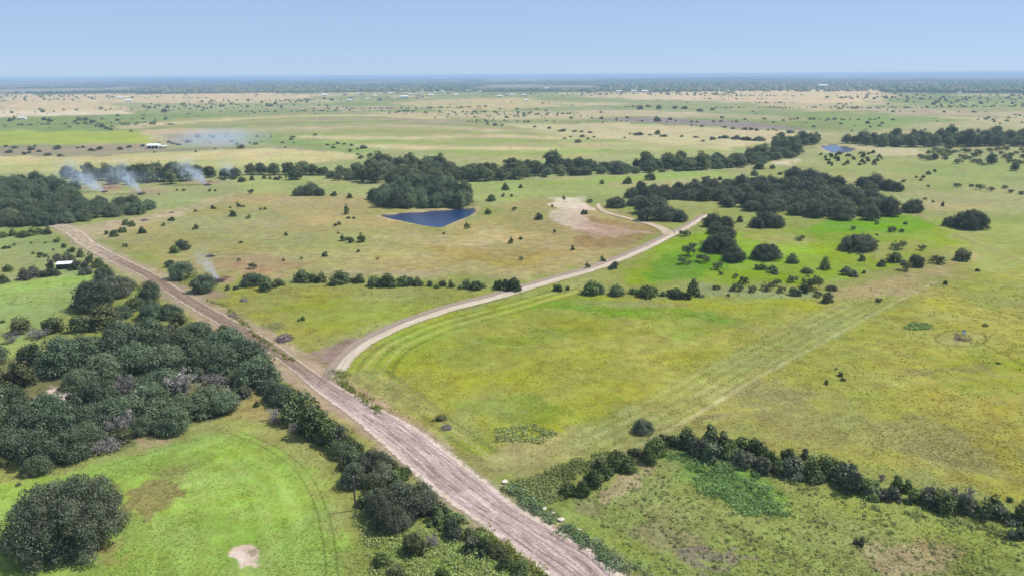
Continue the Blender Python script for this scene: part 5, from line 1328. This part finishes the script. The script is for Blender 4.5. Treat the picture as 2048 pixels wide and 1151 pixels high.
def weeds(name, px, n, rr, leaf, mat, label, line=None, per=14, squash=0.8):
    if line is not None:
        L = smooth_line([up(x, y) for x, y in px], 1.0); k = rng.integers(0, len(L), n)
        C = L[k] + rng.normal(0, line, (n, 2))
    else:
        W = np.array([up(x, y) for x, y in px]); C = rng.uniform(W.min(0), W.max(0), (n * 4, 2)); C = C[sdf(C, W) < (fbm(C[:, 0], C[:, 1], 6.0, 5) - 0.5) * 4][:n]
    C = C[fbm(C[:, 0], C[:, 1], 4.0, 8) > 0.36]
    for q in ROCKS: C = C[np.hypot(C[:, 0] - q[0], C[:, 1] - q[1]) > q[2]]
    r = rng.uniform(rr[0], rr[1], len(C))
    cs = np.stack([C[:, 0], C[:, 1], relief(C[:, 0], C[:, 1]) + r * 0.3], 1)
    v, f = leaves(cs, r, per * len(C), leaf, squash, 0.5, -0.2)
    o = link(bpy.data.objects.new(name, mesh_np(name, v, f, M[mat])))
    return tag(o, label, None, None, 'stuff')

weeds('roadside_weeds', [(1020, 972), (1060, 1006), (1110, 1040), (1165, 1078), (1225, 1118), (1300, 1165)], 420, (0.4, 1.0), 0.34, 'sageweed', 'pale sage weeds along the right road edge', 0.9)
weeds('roadside_weeds', [(1025, 975), (1070, 1008), (1130, 1050), (1180, 1090), (1230, 1125)], 200, (0.4, 0.9), 0.32, 'lushweed', 'green weeds mixed along the right road edge', 0.9)
weeds('corner_weeds', [(1005, 968), (1090, 935), (1190, 905), (1240, 900), (1150, 955), (1130, 990), (1090, 1008)], 900, (0.3, 0.7), 0.30, 'greenweed', 'green weeds filling the field corner by the white slab')
weeds('lush_weeds', [(1325, 905), (1440, 902), (1560, 972), (1585, 1035), (1490, 1030), (1390, 970)], 1100, (0.25, 0.75), 0.30, 'lushweed', 'lush dark green weeds below the hedgerow')
weeds('field_weeds', [(1150, 1000), (1330, 920), (1640, 1000), (2060, 1080), (2060, 1170), (1320, 1170)], 1000, (0.15, 0.4), 0.24, 'greenweed', 'scattered weeds over the lower right field')
weeds('hedge_fringe', [(1340, 905), (1450, 930), (1550, 955), (1640, 988), (1760, 1016), (1900, 1042), (2070, 1082)], 520, (0.25, 0.6), 0.28, 'greenweed', 'pale weeds fringing the lower side of the hedgerow', 0.9)
weeds('bottom_weeds', [(712, 1020), (800, 1060), (940, 1062), (1060, 1160), (740, 1160)], 900, (0.25, 0.65), 0.28, 'greenweed', 'weeds around the shrubs at the bottom edge')
weeds('yellow_weeds', [(565, 772), (600, 798), (640, 828), (690, 864)], 240, (0.4, 0.8), 0.30, 'yellowweed', 'bright yellow-green weeds behind the roadside junipers', 0.7)
weeds('yellow_weeds', [(965, 1060), (1000, 1088), (1040, 1118), (1090, 1160)], 260, (0.35, 0.7), 0.28, 'yellowweed', 'bright yellow-green weeds along the lower road edge', 0.8)
weeds('berm_weeds', [(415, 600), (450, 612), (490, 650), (540, 690), (585, 722)], 170, (0.35, 0.7), 0.34, 'yellowweed', 'low yellow weeds on the berm of the upper dirt road', 0.6)
weeds('junction_weeds', [(678, 742), (686, 762), (720, 790), (770, 822)], 220, (0.35, 0.8), 0.32, 'yellowweed', 'yellow-green weeds at the road junction', 1.0)
weeds('pasture_weeds', [(1803, 652), (1830, 648), (1866, 654), (1870, 662), (1806, 664)], 70, (0.4, 0.9), 0.4, 'lushweed', 'patch of dark green weeds left of the feeder')
weeds('field_weeds', [(985, 850), (1060, 845), (1130, 860), (1080, 885), (990, 880)], 260, (0.3, 0.6), 0.32, 'greenweed', 'coarse weeds in the corner of the main field')

# grass tufts coloured like the soil they grow from
b = NB('grass_tufts')
at = b.n('ShaderNodeAttribute'); at.attribute_name = 'soil'; gi = b.n('ShaderNodeNewGeometry')
cc = b.hsv(at.outputs['Color'], 0.5, 1.02, b.rmp(gi.outputs['Random Per Island'], 0, 1, 1.0, 1.65))
d = b.n('ShaderNodeBsdfDiffuse'); b.l(cc, d.inputs[0]); t = b.n('ShaderNodeBsdfTranslucent'); b.l(cc, t.inputs[0])
mx = b.n('ShaderNodeMixShader'); mx.inputs[0].default_value = 0.35; b.l(d.outputs[0], mx.inputs[1]); b.l(t.outputs[0], mx.inputs[2]); b.l(mx.outputs[0], b.out.inputs[0]); M['tuft'] = b.m
NT = 70000
pxs = np.stack([rng.uniform(-150, 2200, NT), 560 + 640 * rng.random(NT) ** 0.75], 1)
dd = np.stack([(pxs[:, 0] - 1024) / FPX, -(pxs[:, 1] - 575.5) / FPX, -np.ones(NT)], 1) @ R3.T
C = dd[:, :2] * (-H / dd[:, 2])[:, None]
cl, rg = soil_at(C[:, 0], C[:, 1])
clump = fbm(C[:, 0], C[:, 1], 9.0, 15)
on = (rg > 0.5) & (clump + 0.25 * (rg - 0.6) > rng.uniform(0.30, 0.62, NT)) & (dline(C, MC[::5]) > 5.5)
on[on] &= dline(C[on], smooth_line([up(x, y) for x, y in CAL], 8.0)) > 3.2
C = C[on]; cl = cl[on]; n = len(C)
dist = np.hypot(C[:, 0], C[:, 1]); r = rng.uniform(0.10, 0.26, n) * np.clip(dist / 190, 0.8, 1.8)
K = 3
cs = np.repeat(np.stack([C[:, 0], C[:, 1], relief(C[:, 0], C[:, 1])], 1), K, 0); rr2 = np.repeat(r, K)
a = rng.uniform(0, 2 * math.pi, n * K); out = np.stack([np.cos(a), np.sin(a), np.zeros(n * K)], 1); side = np.stack([-np.sin(a), np.cos(a), np.zeros(n * K)], 1)
hgt = rr2 * rng.uniform(0.35, 0.9, n * K)
base = cs + out * (rr2 * 0.25)[:, None]
v = np.stack([base - side * (rr2 * 0.55)[:, None], base + side * (rr2 * 0.55)[:, None],
              base + side * (rr2 * 0.4)[:, None] + out * (rr2 * 0.9)[:, None] + np.array([0, 0, 1.0]) * hgt[:, None],
              base - side * (rr2 * 0.4)[:, None] + out * (rr2 * 0.9)[:, None] + np.array([0, 0, 1.0]) * hgt[:, None] * 0.9], 1).reshape(-1, 3)
me = mesh_np('grass', v, np.arange(len(v)).reshape(-1, 4), M['tuft'])
at_ = me.attributes.new('soil', 'FLOAT_COLOR', 'POINT')
cv = np.repeat(cl, K * 4, 0)
at_.data.foreach_set('color', np.concatenate([cv, np.ones((len(cv), 1))], 1).astype(np.float32).ravel())
tag(link(bpy.data.objects.new('grass', me)), 'tufted pasture grass over the near fields', None, None, 'stuff')

# ------------------------------------------------------------------ the countless small trees of the far plain
def blobs(name, C, W, label, mat, hs=0.52):
    n = len(C); z0 = relief(C[:, 0], C[:, 1])
    k = 7
    a = np.linspace(0, 2 * math.pi, k + 1)[:-1]
    lay = [(0.85, 0.05), (1.0, 0.45), (0.62, 0.85)]
    V = []
    for s, z in lay:
        jr = rng.uniform(0.75, 1.2, (n, k)); jz = rng.uniform(0.8, 1.2, (n, k))
        V.append(np.stack([C[:, :1] + W[:, None] / 2 * s * jr * np.cos(a), C[:, 1:] + W[:, None] / 2 * s * jr * np.sin(a), z0[:, None] + W[:, None] * hs * z * jz], -1))
    top = np.stack([C[:, 0], C[:, 1], z0 + W * hs], -1)[:, None, :]
    V = np.concatenate(V + [top], 1)
    m = V.shape[1]; f4 = []; f3 = []
    for i in range(2):
        for q in range(k): f4.append((i * k + q, i * k + (q + 1) % k, (i + 1) * k + (q + 1) % k, (i + 1) * k + q))
    for q in range(k): f3.append((2 * k + q, 2 * k + (q + 1) % k, 3 * k))
    off = (np.arange(n) * m)[:, None, None]
    F4 = (np.array(f4)[None] + off).reshape(-1, 4); F3 = (np.array(f3)[None] + off).reshape(-1, 3)
    o = link(bpy.data.objects.new(name, mesh_np(name, V.reshape(-1, 3), [F4, F3], M[mat])))
    return tag(o, label, None, None, 'stuff')

def scatter_far(n, r0, r1, thr, scale, seed):
    r = np.exp(rng.uniform(math.log(r0), math.log(r1), n * 6)); a = np.radians(rng.uniform(-46, 46, n * 6))
    C = np.stack([r * np.sin(a), r * np.cos(a)], 1)
    k = fbm(C[:, 0], C[:, 1], scale, seed) > thr + rng.uniform(-0.12, 0.12, len(C))
    return C[k][:n]
C1 = scatter_far(300, 860, 2400, 0.60, 160.0, 201)
lines = []
for k in range(60):
    r = math.exp(rng.uniform(math.log(1100), math.log(3600))); a = math.radians(rng.uniform(-40, 40)); th = rng.normal(0, 0.25) + (0 if rng.random() < 0.85 else 1.2)
    L = rng.uniform(120, 520); m_ = int(L / rng.uniform(6, 26)); t = rng.random(m_) * L
    lines.append(np.stack([r * math.sin(a) + t * math.cos(th) + rng.normal(0, 3, m_), r * math.cos(a) + t * math.sin(th) + rng.normal(0, 3, m_)], 1))
C1 = np.vstack([C1] + lines)
# keep the open fields of the photograph open
for poly in ([(-60, 262), (268, 262), (312, 285), (-60, 292)], [(-60, 308), (520, 296), (690, 302), (700, 330), (-60, 346)], [(300, 242), (780, 229), (1010, 254), (1250, 284), (1460, 302), (1000, 326), (640, 280)], [(1010, 250), (1250, 246), (1660, 266), (1450, 300), (1200, 276)]):
    C1 = C1[sdf(C1, np.array([up(x, y) for x, y in poly])) > 8]
for poly in (POND, POND2): C1 = C1[sdf(C1, poly) > 15]
C1 = C1[np.hypot(C1[:, 0], C1[:, 1]) > 830]
blobs('far_trees', C1, 2.8 + 6.0 * rng.random(len(C1)) ** 2.6, 'small trees dotting the far plain in lines and clusters', 'elm')
C2 = scatter_far(1800, 2100, 4600, 0.56, 420.0, 211)
C2 = C2[(np.hypot(C2[:, 0], C2[:, 1]) > 2600) | (rng.random(len(C2)) < 0.4)]
blobs('far_brush', C2, 4 + 8 * rng.random(len(C2)) ** 2, 'hazy brush country in front of the distant woods', 'elm', 0.65)
C3 = scatter_far(9000, 3700, 9500, 0.30, 900.0, 221)
e3 = 3900 + 900 * (fbm(C3[:, 0], C3[:, 1], 1400.0, 81) - 0.5) - 0.12 * C3[:, 0]
op = fbm(C3[:, 0] * 0.6, C3[:, 1] * 0.25, 620.0, 91) > 0.62
C3 = C3[(np.hypot(C3[:, 0], C3[:, 1]) > e3 - 40) & ~op]
blobs('distant_wood', C3, rng.uniform(14, 30, len(C3)), 'blue distant woodland reaching to the horizon', 'elm', 0.45)
